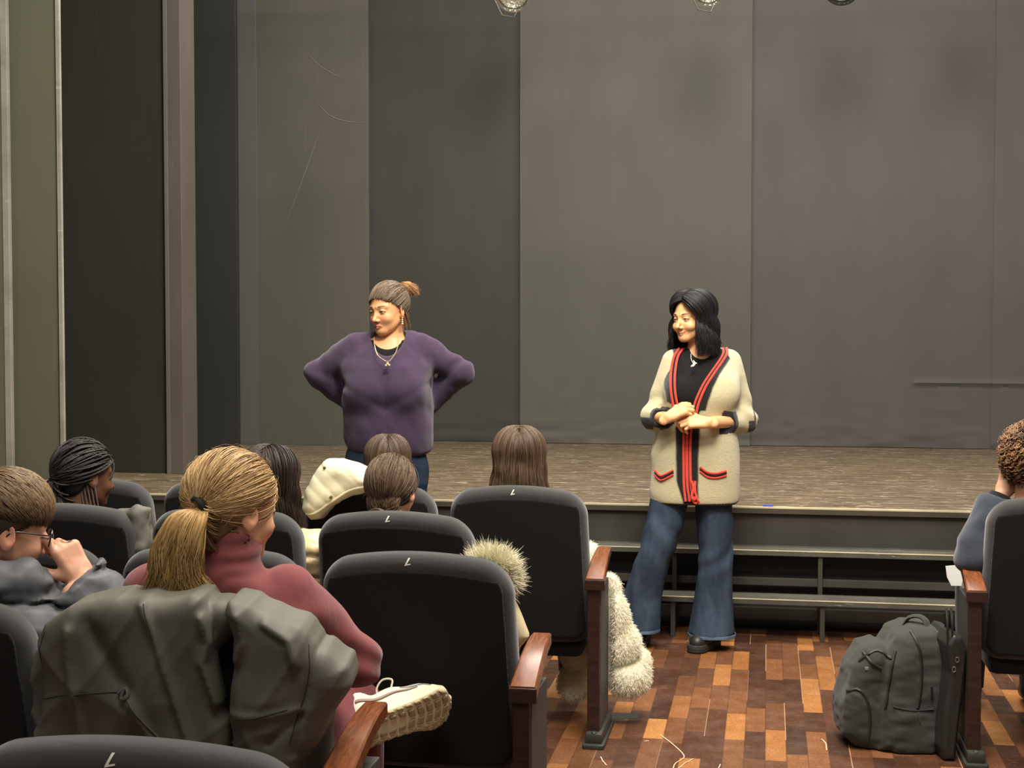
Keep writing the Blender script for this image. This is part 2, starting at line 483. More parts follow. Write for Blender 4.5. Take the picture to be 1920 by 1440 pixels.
SF, SB, SZ = 7.27, 10.95, 0.60      # stage front, backdrop, stage height
YS = 6.925                           # foot of the steps
struct('floor_stage', MB().box((-5.6, SF, SZ - 0.035), (4.0, 11.6, SZ), 0.004), stageboards(), smooth=False)
struct('trim_4', MB().box((-5.6, SF - 0.002, SZ - 0.034), (4.0, SF + 0.004, SZ - 0.0092), 0.001), worn('lip_paint', (62, 54, 44), amt=0.15), smooth=False)
struct('trim_1', MB().box((-5.6, SF - 0.003, SZ - 0.009), (4.0, SF + 0.01, SZ + 0.0015), 0.002), M_edge, smooth=False)   # pale worn lip
struct('wall_stage_front', MB().box((-5.6, SF + 0.02, 0.0), (4.0, SF + 0.05, SZ - 0.035)), M_paint, smooth=False)

# the long steps in front of the stage: two open treads on posts
SX0, SX1 = -1.3, 3.6
st = empty('stage_steps', (0, 0, 0), 0, 'long black wooden steps with two narrow open treads along the stage front', 'steps')
for k, (y0, y1, z) in enumerate([(YS, YS + 0.17, 0.20), (YS + 0.19, SF + 0.02, 0.405)]):
    t = MB().box((SX0, y0, z - 0.026), (SX1, y1, z), 0.003).build('tread', M_tread, st, smooth=False)
    MB().box((SX0, y0 - 0.0015, z - 0.0035), (SX1, y0 + 0.006, z + 0.0012), 0.001).build('worn_nosing', M_edge, t, smooth=False)
for px in (-1.15, -0.455, 0.252, 0.96, 1.67, 2.38, 3.09):
    MB().box((px, YS + 0.012, 0.0), (px + 0.022, YS + 0.045, 0.175), 0.002).build('post', M_paint, st, smooth=False)
    MB().box((px - 0.005, YS + 0.2, 0.0), (px + 0.017, YS + 0.23, 0.379), 0.002).build('post', M_paint, st, smooth=False)
MB().box((SX0, YS + 0.30, 0.0), (SX1, YS + 0.32, 0.379)).build('riser_board', M_dark, st, smooth=False)
MB().box((SX0, YS + 0.235, 0.225), (SX1, YS + 0.26, 0.262), 0.002).build('rail', M_paint, st, smooth=False)
MB().box((SX0, YS + 0.235, 0.055), (SX1, YS + 0.26, 0.115), 0.002).build('rail', M_paint, st, smooth=False)
tag(MB().box((-0.02, SF + 0.0, SZ + 0.0015), (0.03, SF + 0.02, SZ + 0.008), 0.002).build('tape_scrap', plain('blue_tape', (52, 72, 190), 0.5)),
    'small scrap of bright blue tape on the stage edge', 'tape')

# backdrop: heavy black cloth in panels, hanging with slight waves, creased along the foot
def cloth_mat(name, rgb, amp=1.0):
    m = Mat(name, 0.92, 0.12); c = m.co(); g = m.n('NewGeometry')
    b = lin(*rgb)
    st_ = m.noise(m.n('Mapping', Vector=g, Scale=(3, 3, 1.2)), 1.2, 4.0)
    t = m.ramp(st_, [(0.3, tuple(x * 0.93 for x in b)), (0.7, tuple(x * 1.07 for x in b))])
    wv = m.noise(c, 700, 2.0)
    t = m.mix(m.ramp(wv, [(0.3, 0.0), (0.8, 0.35)]), t, tuple(x * 1.35 for x in b))
    v = m.n('TexVoronoi', Vector=m.n('Mapping', Vector=g, Scale=(1, 1, 1)), Scale=3.2)
    t = m.mix(m.math('MULTIPLY', m.ramp(v, [(0.0, 1.0), (0.012, 0.0)]), 0.7), t, lin(180, 176, 160))
    m.col(t)
    m.set('Sheen Weight', 0.15)
    m.bump(wv, 0.15, 0.001)
    return m.m
M_cloth = cloth_mat('black_cloth', (84, 82, 76))
M_cloth2 = cloth_mat('black_cloth_left', (64, 63, 59))
M_cloth3 = cloth_mat('black_cloth_right', (80, 77, 74))
def hang(name, x0, x1, y, z0, z1, wave, seed, mat, label, lean=0.0, foot=True, fold=None):
    nx, nz = max(8, int((x1 - x0) / 0.025)), 110
    X, Z = np.meshgrid(np.linspace(x0, x1, nx), np.linspace(0, 1, nz), indexing='ij')
    Zr = z0 + (z1 - z0) * Z ** 1.6
    P = np.stack([X, np.full_like(X, y), Zr], -1).reshape(-1, 3)
    d = wave * noise(P * [0.7, 0, 0.10], 1.0, seed) + wave * 0.08 * noise(P * [3, 0, 0.5], 1.0, seed + 1)
    if foot:
        w8 = np.exp(-(P[:, 2] - z0) / 0.16)
        d = d + w8 * (0.012 * noise(P * [3.0, 0, 16], 1.0, seed + 5) + 0.010 * noise(P * [9, 0, 22], 1.0, seed + 7))
    if fold: d = d + fold(P)
    P[:, 1] += d
    P[:, 0] += lean * (P[:, 2] - z0)
    P = P.reshape(nx, nz, 3)
    n = nx * nz
    mb = MB().grid(P).grid(P[::-1] + np.array([0, 0.012, 0]))
    o = mb.build(name, mat)
    return tag(o, label, 'curtain', 'black cloth panels at the back of the stage')
def crease(P):      # a stitched pleat that runs level across the right panel and turns down at its end
    f = np.exp(-((P[:, 2] - 1.084) / 0.008) ** 2) * sstep(1.04, 1.07, P[:, 0]) * -0.02
    return f
hang('backdrop_curtain', -3.3, -1.86, SB + 0.05, SZ + 0.004, 4.6, 0.008, 3, M_cloth2, 'black cloth backdrop panel directly right of the scratched wing flat', 0.0)
hang('backdrop_curtain', -1.885, -0.13, SB, SZ + 0.004, 4.6, 0.006, 11, M_cloth, 'black cloth backdrop panel between the two standing women', 0.0)
hang('backdrop_curtain', -0.15, 1.63, SB + 0.035, SZ + 0.004, 4.6, 0.006, 23, M_cloth3, 'wide black cloth backdrop panel behind and right of the woman in the cardigan', 0.0, fold=crease)
hang('backdrop_curtain', 1.61, 3.9, SB + 0.0, SZ + 0.004, 4.6, 0.006, 37, M_cloth3, 'black cloth backdrop panel at the far right edge of the stage', 0.0, fold=crease)
struct('wall_back', MB().box((-5.6, 11.35, 0.0), (4.2, 11.45, 4.8)), M_dark, smooth=False)

# wing flats on the left: painted boards one behind another
def flat(name, x0, x1, y, z0, mat, label, th=0.04, edge=None, cat='stage flat', scr=None, z1=4.8):
    r = empty(name, ((x0 + x1) / 2, y, z0), 0, label, cat, 'black wing flats on the left of the stage')
    h = (x1 - x0) / 2
    MB().box((-h, 0, 0), (h, th, z1 - z0), 0.003).build('board', mat, r, smooth=False)
    if edge:
        MB().box((-h - edge[0], -0.006, 0), (-h + edge[1], th + 0.006, z1 - z0), 0.003).build('batten', edge[2], r, smooth=False)
    if scr is not None:
        for pts, wd in scr:
            q = spline([(a, -0.0012, b) for a, b in pts], 24)
            MB().tube(q, np.sin(np.linspace(0.15, 3.0, 24)) * wd, 5, True).build('scuff_mark', M_scuff, r)
    return r
def board_mat(name, rgb, var=0.12, streak=0.25):
    m = Mat(name, 0.6, 0.35); g = m.n('NewGeometry'); b = lin(*rgb)
    a = m.noise(m.n('Mapping', Vector=g, Scale=(1.2, 1.2, 0.6)), 1.3, 4.0)
    t = m.ramp(a, [(0.3, tuple(x * (1 - var) for x in b)), (0.7, tuple(x * (1 + var) for x in b))])
    s = m.noise(m.n('Mapping', Vector=g, Scale=(9, 9, 1.0), Rotation=(0, 0.25, 0)), 2.0, 6.0, 0.7)
    t = m.mix(m.ramp(s, [(0.58, 0.0), (0.8, streak)]), t, tuple(x * 2.2 for x in b))
    v = m.n('TexVoronoi', Vector=g, Scale=4.4)
    t = m.mix(m.math('MULTIPLY', m.ramp(v, [(0.0, 1.0), (0.014, 0.0)]), 0.8), t, lin(190, 188, 170))
    m.col(t); m.bump(a, 0.05, 0.002)
    return m.m
M_flat1 = board_mat('flat_paint_olive', (78, 76, 67))
M_flat2 = board_mat('flat_paint_black', (42, 41, 34))
M_flat3 = board_mat('flat_paint_dark', (36, 36, 32))
M_pillar = board_mat('pillar_paint', (84, 76, 70))
M_strip = worn('pale_batten', (140, 136, 124), (214, 208, 190), 0.5, 0.6, (2, 2, 9))
M_scuff = plain('chalk_scuff', (112, 108, 94), 0.9)
flat('wing_flat', -3.985, -2.948, 10.46, SZ, M_flat1, 'wide black wing flat with pale curved scratches, left of the backdrop', edge=(0.0, 0.165, board_mat('flat_edge', (82, 80, 78), 0.05, 0.1)),
     scr=[([(0.10, 2.60), (0.22, 2.48), (0.36, 2.43), (0.505, 2.42)], 0.0036), ([(0.02, 2.98), (0.16, 2.84), (0.42, 2.70)], 0.003), ([(0.16, 2.42), (0.02, 2.05), (-0.15, 1.62)], 0.0025)])
flat('wing_flat', -4.9, -3.60, 9.45, SZ, M_flat3, 'narrow strip of very dark wing flat just right of the brown pillar')
flat('wing_flat', -5.05, -3.60, 8.30, SZ, M_flat2, 'broad dark wing flat between the pale proscenium edge and the brown pillar')
p = empty('wing_pillar', (-3.555, 8.26, SZ), 0, 'brownish black square pillar standing among the wing flats', 'pillar')
MB().box((-0.05, 0, 0), (0.056, 0.22, 4.2), 0.004).build('shaft', M_pillar, p, smooth=False)
MB().box((-0.052, -0.004, 0), (-0.028, 0.2, 4.2), 0.002).build('corner_strip', board_mat('corner', (92, 90, 84)), p, smooth=False)
# proscenium wall nearest the audience
struct('wall_left', MB().box((-5.9, 7.14, 0.0), (-3.70, 7.16, 4.8), 0.004), board_mat('proscenium_paint', (92, 92, 74), 0.1, 0.1), smooth=False)
struct('trim_2', MB().box((-3.715, 7.125, 0.0), (-3.692, 7.145, 4.8), 0.002), M_strip, smooth=False)
struct('trim_3', MB().box((-4.0, 7.07, 0.0), (-3.963, 7.10, 4.8), 0.003), M_strip, smooth=False)
struct('wall_hall_left', MB().box((-4.6, 7.075, 0.0), (-4.0, 7.10, 4.8), 0.003), board_mat('hall_wall', (96, 94, 78)), smooth=False)

# lighting bars with lanterns hanging over the stage
M_alu = plain('bare_aluminium', (170, 168, 160), 0.35, 0.9)
M_lantern = plain('lantern_black', (30, 30, 30), 0.5)
_g = Mat('lens_glass', 0.15, 0.8); _g.col(lin(214, 212, 196)); _g.set('Metallic', 0.7); _g.bump(_g.n('TexVoronoi', Vector=_g.co(), Scale=60.0), 0.8, 0.01); M_glass = _g.m
def bar(y, z, lab):
    o = MB().tube([(-4.2, y, z), (3.8, y, z)], 0.024, 12).build('lighting_bar', M_lantern)
    tag(o, lab, 'pipe')
bar(9.0, 3.945, 'black lighting pipe above the frame over the stage')
def lantern(x, y, z, tilt, rz, label, bright=False, s=1.0):
    r = empty('stage_lantern', (x, y, z), rz, label, 'stage light', 'stage lanterns hung above the stage')
    R = rotx(math.radians(tilt))
    body = MB().lathe([(0.0, 0.20), (0.05, 0.20), (0.088, 0.17), (0.10, 0.10), (0.10, -0.08), (0.105, -0.10), (0.098, -0.10), (0.092, -0.06), (0.0, -0.05)], 28, R=R)
    body.v = [v * s for v in body.v]
    b = body.build('housing', M_alu if bright else M_lantern, r)
    ln = MB().lathe([(0.0, -0.075), (0.05, -0.083), (0.088, -0.07), (0.09, -0.055), (0.0, -0.05)], 28, R=R); ln.v = [v * s for v in ln.v]
    ln.build('lens', M_glass, b)
    yk = MB().tube([(-0.115 * s, 0, 0.0), (-0.118 * s, 0, 0.12), (-0.07 * s, 0, 0.2), (0.07 * s, 0, 0.2), (0.118 * s, 0, 0.12), (0.115 * s, 0, 0)], 0.007, 6)
    yk.build('yoke', M_alu if bright else M_lantern, r)
    if bright:
        q = [(-0.112, -0.09, 0.02), (-0.110, -0.10, -0.085), (-0.100, -0.10, -0.105), (-0.066, -0.10, -0.178), (-0.020, -0.10, -0.186), (0.010, -0.10, -0.192), (0.036, -0.09, -0.140)]
        MB().tube(q, [0.009, 0.009, 0.008, 0.008, 0.005, 0.006, 0.006], 6, sq=(1.0, 0.5)).build('safety_bracket', M_alu, r)
    MB().box((-0.02, -0.015, 0.17), (0.02, 0.015, 0.315), 0.003).build('clamp', M_lantern, r)
    return r

lantern(-1.60, 9.06, 3.625, -52, 0.1, 'shiny metal stage lantern with hanging yoke at the top edge, above the woman in purple', True)
lantern(-0.38, 9.06, 3.612, -52, 0.1, 'stage lantern whose round glass lens just dips into the frame at top centre right', True)
lantern(0.43, 9.06, 3.590, -52, -0.1, 'stage lantern barely showing at the top edge above the cardigan woman, right of centre')
for x, lb in ((1.05, 'black stage lantern above the frame, last but one at the right'), (1.75, 'black stage lantern above the frame at the far right')):
    lantern(x, 9.06, 3.63, -52, -0.2, lb)
# ================================================================== THE SEATS
M_rim = fabric('seat_fabric', (58, 57, 56), 1100, 0.22, 0.95, 0.35, 0.35, 0.0012)
M_pan = fabric('seat_back_cloth', (27, 25, 24), 700, 0.12, 0.9, 0.12, 0.2, 0.001)
M_armwood = wood('varnished_arm_wood', (134, 80, 48), (88, 48, 28), 0.24, (14, 2, 2), 6)
M_armdark = wood('dark_post_wood', (56, 34, 26), (36, 20, 15), 0.4, (2, 2, 10), 4)
M_post = plain('grey_side_panel', (66, 64, 60), 0.6, bump=0.1)
M_foot = plain('cast_foot', (74, 76, 70), 0.45, 0.6, bump=0.2, bscale=90)
M_bolt = plain('bolt_steel', (150, 148, 140), 0.3, 0.9)
M_num = plain('white_number', (226, 222, 206), 0.6)
ZT, REC = 0.923, 0.20      # height of the seat back, its recline
def back_w(z): return 0.251 + (0.265 - 0.251) * np.clip((ZT - z) / 0.5, 0, 1)
def back_sdf(p, grow=0.0):
    """padded seat back in seat space: x across, y = 0 at the rear of its top, z up"""
    z = p[:, 2]
    y = p[:, 1] - 0.045 - (ZT - z) * REC - 0.9 * p[:, 0] ** 2 * 0.35
    wv = back_w(z)
    arch = 0.030 * (p[:, 0] / 0.24) ** 2
    zc = (ZT + 0.33) / 2; hz = (ZT - 0.33) / 2
    r = 0.075
    qx = np.abs(p[:, 0]) - (wv - r); qz = np.abs(z + arch * (z > zc) - zc) - (hz - r)
    d2 = np.sqrt(np.maximum(qx, 0) ** 2 + np.maximum(qz, 0) ** 2) + np.minimum(np.maximum(qx, qz), 0) - r
    t = 0.045; rr = 0.040
    a = d2 + rr; b = np.abs(y) - (t - rr)
    d = np.sqrt(np.maximum(a, 0) ** 2 + np.maximum(b, 0) ** 2) + np.minimum(np.maximum(a, b), 0) - rr
    # groove between the rolled rim and the flat rear panel
    return d - grow, d2, y
def make_back(h=0.007):
    v, q = surf(lambda p: back_sdf(p)[0], (-0.30, -0.05, 0.30), (0.30, 0.27, 0.98), h)
    return v, q
_bv, _bq = make_back(0.0065)
def rear_panel():
    v, q = surf(lambda p: (lambda D: smax(np.abs(D[2] + 0.0430) - 0.0055, np.maximum(D[1] + 0.022, p[:, 2] - (ZT - 0.045 - 0.030 * (p[:, 0] / 0.24) ** 2)), 0.004))(back_sdf(p)), (-0.27, -0.03, 0.33), (0.27, 0.20, 0.93), 0.0045)
    return v, q
_pv, _pq = rear_panel()
def one_mark(s=1.0):
    """the seat number 1, upside down as it reads from behind the row"""
    return [(-0.010 * s, -0.018 * s), (0.017 * s, -0.012 * s), (0.018 * s, -0.007 * s), (-0.0005 * s, -0.0095 * s), (0.010 * s, 0.019 * s), (0.0025 * s, 0.018 * s)]
def arm_mesh(side):
    """sloping wooden arm: top rises and narrows to the front"""
    w0, w1 = 0.034, 0.026
    n = 12; rows = []
    for i in range(n + 1):
        t = i / n
        y = 0.0 + 0.31 * t
        zt = 0.602 + 0.070 * math.sin(t * math.pi * 0.5)
        hw = lerp(w0, w1, t); dep = lerp(0.040, 0.030, t)
        b = 0.004
        rows.append([(-hw + b, y, zt), (hw - b, y, zt), (hw, y, zt - b), (hw, y, zt - dep), (-hw, y, zt - dep), (-hw, y, zt - b)])
    P = np.array(rows)
    mb = MB().grid(P, closed=True)
    mb.add(P[0], [[0, 1, 2, 3, 4, 5]]); mb.add(P[-1] , [[5, 4, 3, 2, 1, 0]])
    return mb
def make_seat(name, x, y, rz, label, group, arms=(1,), number=False, foot=True, end=True, armx=0.293):
    r = empty(name, (x, y, 0), rz, label, 'seat', group)
    link('backrest', _bv, _bq, M_rim, r)
    link('back_panel', _pv, _pq, M_pan, r)
    mb = MB().box((-0.225, 0.16, 0.27), (0.225, 0.56, 0.43), 0.03)
    mb.build('seat_cushion', M_pan, r)
    for sd in arms:
        ax = sd * armx
        a = empty('armrest', (ax if end else sd * 0.28, -0.02 if end else 0.16, 0)); a.parent = r
        arm_mesh(sd).build('arm_top', M_armwood, a)
        MB().box((-0.026, 0.02, 0.045), (0.020, 0.27, 0.562), 0.003).build('end_panel', M_post, a, smooth=False)
        MB().box((-0.027, 0.003, 0.045), (0.017, 0.026, 0.565), 0.003).build('rear_post', M_armdark, a, smooth=False)
        MB().box((-0.036, -0.006, 0.560), (0.036, 0.004, 0.598), 0.003).build('arm_end_block', M_armdark, a, smooth=False)
        if foot:
            f = MB()
            f.prism([(-0.034, -0.05), (0.034, -0.05), (0.040, -0.035), (0.040, 0.30), (-0.040, 0.30), (-0.040, -0.035)], 0.0, 0.016, 0.004, 'xy')
            f.prism([(-0.030, -0.03), (0.030, -0.03), (0.034, 0.27), (-0.034, 0.27)], 0.014, 0.052, 0.01, 'xy')
            fo = f.build('foot', M_foot, a)
            MB().lathe([(0.0, 0.006), (0.008, 0.005), (0.010, 0.0)], 12, c=(0.0, -0.030 + 0.012, 0.052)).build('bolt', M_bolt, a)
    if number:
        nx = number if isinstance(number, float) else -0.01
        def quadgrid(A, B, C, D_, n, m_):
            u, w_ = np.meshgrid(np.linspace(0, 1, n), np.linspace(0, 1, m_), indexing='ij')
            u = u[..., None]; w_ = w_[..., None]
            return (1 - u) * (1 - w_) * V(*A) + u * (1 - w_) * V(*B) + u * w_ * V(*C) + (1 - u) * w_ * V(*D_)
        mk = MB()
        for Q in (((-0.0115, -0.017), (-0.0035, -0.017), (0.0125, 0.018), (0.0045, 0.018)), ((-0.0115, -0.0195), (0.017, -0.0125), (0.0165, -0.0075), (-0.009, -0.0125))):
            G = quadgrid(*Q, 4, 9); shp = G.shape[:2]; G = G.reshape(-1, 2) * 0.56
            P = np.stack([G[:, 0] + nx, np.full(len(G), -0.03), ZT - 0.0215 + G[:, 1] * 0.95], -1)
            for _ in range(60):
                P[:, 1] += np.clip(back_sdf(P)[0] - 0.0008, -0.002, 0.01) * 0.6
            mk.grid(P.reshape(shp + (3,)))
        mk.build('seat_number', M_num, r)
    return r
PITCHX = 0.55
GR = 'black auditorium seats with rolled fabric backs'
def row(y, xs, labels, number_last=True, armx=0.293):
    out = []
    for i, (x, lb) in enumerate(zip(xs, labels)):
        last = i == 0
        out.append(make_seat('theatre_seat', x, y, 0.0, lb, GR, (1,), number=last and number_last, end=last, armx=armx))
    return out
# rows counted away from the camera; each row starts at the aisle and runs to the left
Y0, YJ, YA, YC, YB = 1.83, 2.76, 3.53, 4.31, 5.09
row(Y0, [-0.882, -1.442], ['nearest row seat whose white number 1 shows at the bottom left', 'nearest row seat in the bottom left corner'])
row(YJ, [-1.175, -1.80], ['seat under the draped grey green jacket, glossy wooden arm beside the white trainer', 'seat at the left edge behind the boy with glasses'], number_last=False, armx=0.328)
row(YA, [-0.890, -1.45, -2.01, -2.57], ['large seat back with number 1 right behind the fur hood trim, beyond the white trainer', 'seat in front of the girl with the ponytail, mostly hidden by her', 'seat behind the boy\'s raised hand, top just showing', 'seat in front of the boy with glasses at the far left'])
row(YC, [-1.152, -1.712, -2.272, -2.832], ['seat with number 1 right behind the brown bun head', 'seat of the person in the gold puffer jacket', 'seat right behind the girl with braids', 'seat left of the girl with braids at the left edge'])
row(YB, [-0.895, -1.455, -2.015, -2.575], ['front row seat at the aisle with the long haired head above it', 'front row seat with the cream hood hanging over it', 'front row seat behind the blond head, its left corner showing', 'front row seat just right of the face of the girl with braids'])
make_seat('theatre_seat', 1.0, YB + 0.0, 0.0, 'aisle seat at the right edge with wooden arm on its left, backpack beside it', GR, (-1,), number=False)
# ================================================================== PEOPLE: shared shapes
def frame(fwd_yaw, pitch=0.0, roll=0.0):
    """head axes (x = their right, y = where the face looks, z up) in the person's space"""
    return rotz(fwd_yaw) @ rotx(pitch) @ roty(roll)
class Head:
    def __init__(s, c, R, k=1.0, male=0.0, nose=1.0, eye=0.0040, smile=0.0):
        s.smile = smile
        s.c = np.array(c, float); s.R = R; s.k = k; s.male = male; s.nose = nose; s.eye = eye
    def loc(s, p): return ((p - s.c) @ s.R) / s.k
    def out(s, q): return (np.asarray(q) * s.k) @ s.R.T + s.c
    def sdf(s, p, eyes=True):
        q = s.loc(p); a = q.copy(); a[:, 0] = np.abs(a[:, 0])
        d = ell(a, (0, -0.012, 0.030), (0.074, 0.094, 0.086))
        d = smin(d, ell(a, (0, 0.026, -0.022), (0.060, 0.062, 0.072)), 0.03)
        d = smin(d, ell(a, (0, 0.030, -0.064), (0.043, 0.044, 0.034)), 0.03)
        d = smin(d, ell(a, (0, 0.067, -0.093), (0.018, 0.016, 0.015)), 0.025)
        d = smin(d, capd(a, (0.051, -0.005, -0.046), (0.017, 0.056, -0.089), 0.011, 0.009), 0.03)
        d = smin(d, ell(a, (0.036, 0.056, -0.034), (0.023, 0.022, 0.020)), 0.02)
        d = smin(d, capd(a, (0.010, 0.080, 0.021), (0.048, 0.062, 0.022), 0.006, 0.006), 0.016)
        d = smax(d, -ell(a, (0.031, 0.092, -0.001), (0.019, 0.016, 0.0125)), 0.014)
        # nose
        n_ = s.nose
        d = smin(d, capd(a, (0, 0.080, 0.006), (0, 0.096 + 0.004 * n_, -0.030), 0.0065, 0.0085), 0.010)
        d = smin(d, ell(a, (0, 0.100 + 0.004 * n_, -0.036), (0.0095, 0.0095, 0.0085)), 0.008)
        d = smin(d, ell(a, (0.0115, 0.091, -0.040), (0.0075, 0.009, 0.0065)), 0.006)
        # lips
        m_ = s.smile
        d = smin(d, capd(a, (0, 0.0895 - 0.002 * m_, -0.0615 - 0.002 * m_), (0.020 + 0.006 * m_, 0.0785 - 0.005 * m_, -0.0655 + 0.006 * m_), 0.0052 - 0.0012 * m_, 0.003), 0.005)
        d = smin(d, capd(a, (0, 0.088 - 0.002 * m_, -0.0715), (0.016 + 0.006 * m_, 0.0795 - 0.004 * m_, -0.0695 + 0.005 * m_), 0.0062 - 0.0014 * m_, 0.003), 0.005)
        d = smax(d, -capd(a, (0, 0.0975 - 0.003 * m_, -0.0660), (0.021 + 0.006 * m_, 0.0835 - 0.005 * m_, -0.0672 + 0.006 * m_), 0.0016, 0.001), 0.003)
        if m_: d = smin(d, ell(a, (0.040, 0.060, -0.036), (0.020, 0.020, 0.016)), 0.014)
        # lids
        if eyes:
            lid = ell(a, (0.0315, 0.0715, 0.0), (0.0145, 0.0135, 0.0135))
            lid = smax(lid, -ell(a, (0.0315, 0.0865, -0.001), (0.0135, 0.013, s.eye)), 0.002)
            d = smin(d, lid, 0.005)
        # ears
        Re = rotz(math.radians(-24)) @ rotx(math.radians(8))
        e = ell(a, (0.0775, -0.012, -0.008), (0.0065, 0.019, 0.031), Re)
        e = smin(e, ell(a, (0.0745, -0.004, -0.030), (0.006, 0.009, 0.011)), 0.008)
        e = smax(e, -ell(a, (0.0865, -0.008, -0.003), (0.0065, 0.0115, 0.019), Re), 0.004)
        d = smin(d, e, 0.006)
        return d * s.k
    def hairline(s, q):
        """positive where hair grows"""
        x = np.abs(q[:, 0])
        h1 = q[:, 2] - (0.95 * q[:, 1] - 0.018) - 0.55 * np.maximum(x - 0.045, 0)
        return np.minimum(h1, 10)
    def eyeballs(s, parent, iris=(60, 38, 24), look=(0.0, 0.0)):
        for sd in (-1, 1):
            mb = MB(); n = 18
            th = np.linspace(0, np.pi, n); prof = np.stack([np.sin(th), -np.cos(th)], -1) * 0.0118
            mb.lathe(prof, 24)
            v = np.concatenate(mb.v)                              # pole along z: turn to +y
            v = v @ rotx(-math.pi / 2).T
            d = V(look[0], 1, look[1]); d /= np.linalg.norm(d)
            ang = np.degrees(np.arccos(np.clip((v / 0.0118) @ d, -1, 1)))
            col = np.where((ang < 13)[:, None], lin(8, 6, 6), np.where((ang < 31)[:, None], lin(*iris), lin(205, 190, 180)))
            w_ = s.out(v + V(sd * 0.0315, 0.0705, 0.0))
            link('eye', w_, mb.f, M_eye, parent, True, col)
def skin_color(head, p, base, lip=(176, 92, 82), brow=(50, 34, 26), lash=(38, 26, 22), redden=1.0, browline=True):
    b = np.tile(np.array(lin(*base)), (len(p), 1))
    q = head.loc(p); x = np.abs(q[:, 0]); y = q[:, 1]; z = q[:, 2]
    near = (z > -0.16) & (z < 0.16)
    def blend(mask, c):
        nonlocal b
        mask = np.clip(mask, 0, 1)[:, None] * near[:, None]
        b = b * (1 - mask) + np.array(lin(*c)) * mask
    front = sstep(0.03, 0.06, y)
    blend(0.30 * redden * front * np.exp(-(((x - 0.04) / 0.02) ** 2 + ((z + 0.033) / 0.018) ** 2)), (206, 110, 92))
    blend(0.30 * redden * (y > 0.085) * np.exp(-(((z + 0.034) / 0.014) ** 2 + (x / 0.014) ** 2)), (206, 110, 92))
    blend(0.35 * redden * (x > 0.07) * (np.abs(z) < 0.045), (206, 112, 92))
    # lips
    sm = head.smile
    zl = -0.0665 + sm * 8.5 * x * x
    lipm = (y > 0.06) * sstep(0.024 + 0.005 * sm, 0.018 + 0.005 * sm, x) * sstep(0.0115 - 0.004 * sm, 0.0085 - 0.004 * sm, np.abs(z - zl) * (1 + (x / 0.022) ** 2 * 0.9))
    blend(0.85 * lipm, lip)
    blend(0.8 * (y > 0.07) * sstep(0.0026, 0.0008, np.abs(z - zl + x * 0.03 * (1 - sm))) * sstep(0.024 + 0.006 * sm, 0.019 + 0.006 * sm, x), (92, 40, 38))
    # nostrils
    blend(0.8 * (y > 0.085) * np.exp(-(((x - 0.0072) / 0.0028) ** 2 + ((z + 0.0445) / 0.0026) ** 2)), (84, 40, 32))
    # eyes: lash line and lid shade of the make-up
    dx = (x - 0.0315) / 0.0165
    up = 0.0052 * (1 - np.clip(dx, -1, 1) ** 2)
    blend(0.9 * (y > 0.05) * (np.abs(dx) < 1.02) * sstep(0.0026, 0.0012, np.abs(z - up + 0.0012)), lash)
    blend(0.55 * (y > 0.05) * (np.abs(dx) < 1.0) * sstep(0.0022, 0.001, np.abs(z + up * 0.85 + 0.001)), lash)
    if browline:
        t = np.clip((x - 0.016) / 0.035, 0, 1)
        zb = 0.0215 + 0.0050 * np.sin(t * 2.3) - 0.002 * t
        wd = 0.0042 * (1 - 0.65 * t)
        blend(0.9 * (y > 0.035) * (x > 0.0155) * (x < 0.052) * sstep(wd + 0.0012, wd - 0.0012, np.abs(z - zb)) * sstep(0.0150, 0.0185, x) * sstep(0.052, 0.046, x), brow)
    return b

# ------------------------------------------------------------------ hair made of strands
def strand_mesh(name, P, rad, mat, parent, col, centre=None, flat=1.0):
    """P (N,K,3) strand paths, rad (N,K), col (N,3) or (N,K,3)"""
    N, K = P.shape[:2]
    T = np.gradient(P, axis=1); T /= np.linalg.norm(T, axis=2, keepdims=True) + 1e-12
    ref = P - (P.mean((0, 1)) if centre is None else np.array(centre))
    S = np.cross(T, ref); S /= np.linalg.norm(S, axis=2, keepdims=True) + 1e-9
    O = np.cross(S, T)
    rad = np.broadcast_to(rad, (N, K))[..., None]
    ring = [S * rad * 1.0 + 0 * O, -S * 0.0 + O * rad * flat, -S * rad, -O * rad * 0.5 * flat]
    Vv = np.stack([P + r for r in ring], 2)            # N,K,4,3
    idx = np.arange(N * K * 4).reshape(N, K, 4)
    f = []
    for j in range(4):
        j2 = (j + 1) % 4
        f.append(np.stack([idx[:, :-1, j], idx[:, :-1, j2], idx[:, 1:, j2], idx[:, 1:, j]], -1).reshape(-1, 4))
    f = np.concatenate(f)
    c = np.asarray(col, float)
    if c.ndim == 2: c = np.repeat(c[:, None, :], K, 1)
    c = np.repeat(c[:, :, None, :], 4, 2).reshape(-1, 3)
    return link(name, Vv.reshape(-1, 3), f, mat, parent, True, c)
def taper(N, K, r, tip=0.25, rng=None):
    t = np.linspace(0, 1, K)
    base = (0.6 + 0.4 * np.minimum(t * 9, 1)) * (1 - (1 - tip) * np.clip((t - 0.7) / 0.3, 0, 1))
    return r * base[None] * (rng.uniform(0.7, 1.3, (N, 1)) if rng is not None else 1.0)
def slerp(a, b, t):
    a = a / np.linalg.norm(a, axis=-1, keepdims=True); b = b / np.linalg.norm(b, axis=-1, keepdims=True)
    om = np.arccos(np.clip((a * b).sum(-1, keepdims=True), -0.9999, 0.9999))
    return (np.sin((1 - t) * om) * a + np.sin(t * om) * b) / np.sin(om)
SKULL_C = V(0, -0.012, 0.030); SKULL_R = V(0.0765, 0.0965, 0.0885)
def on_skull(d, lift=0.0): return SKULL_C + d * (SKULL_R + lift)
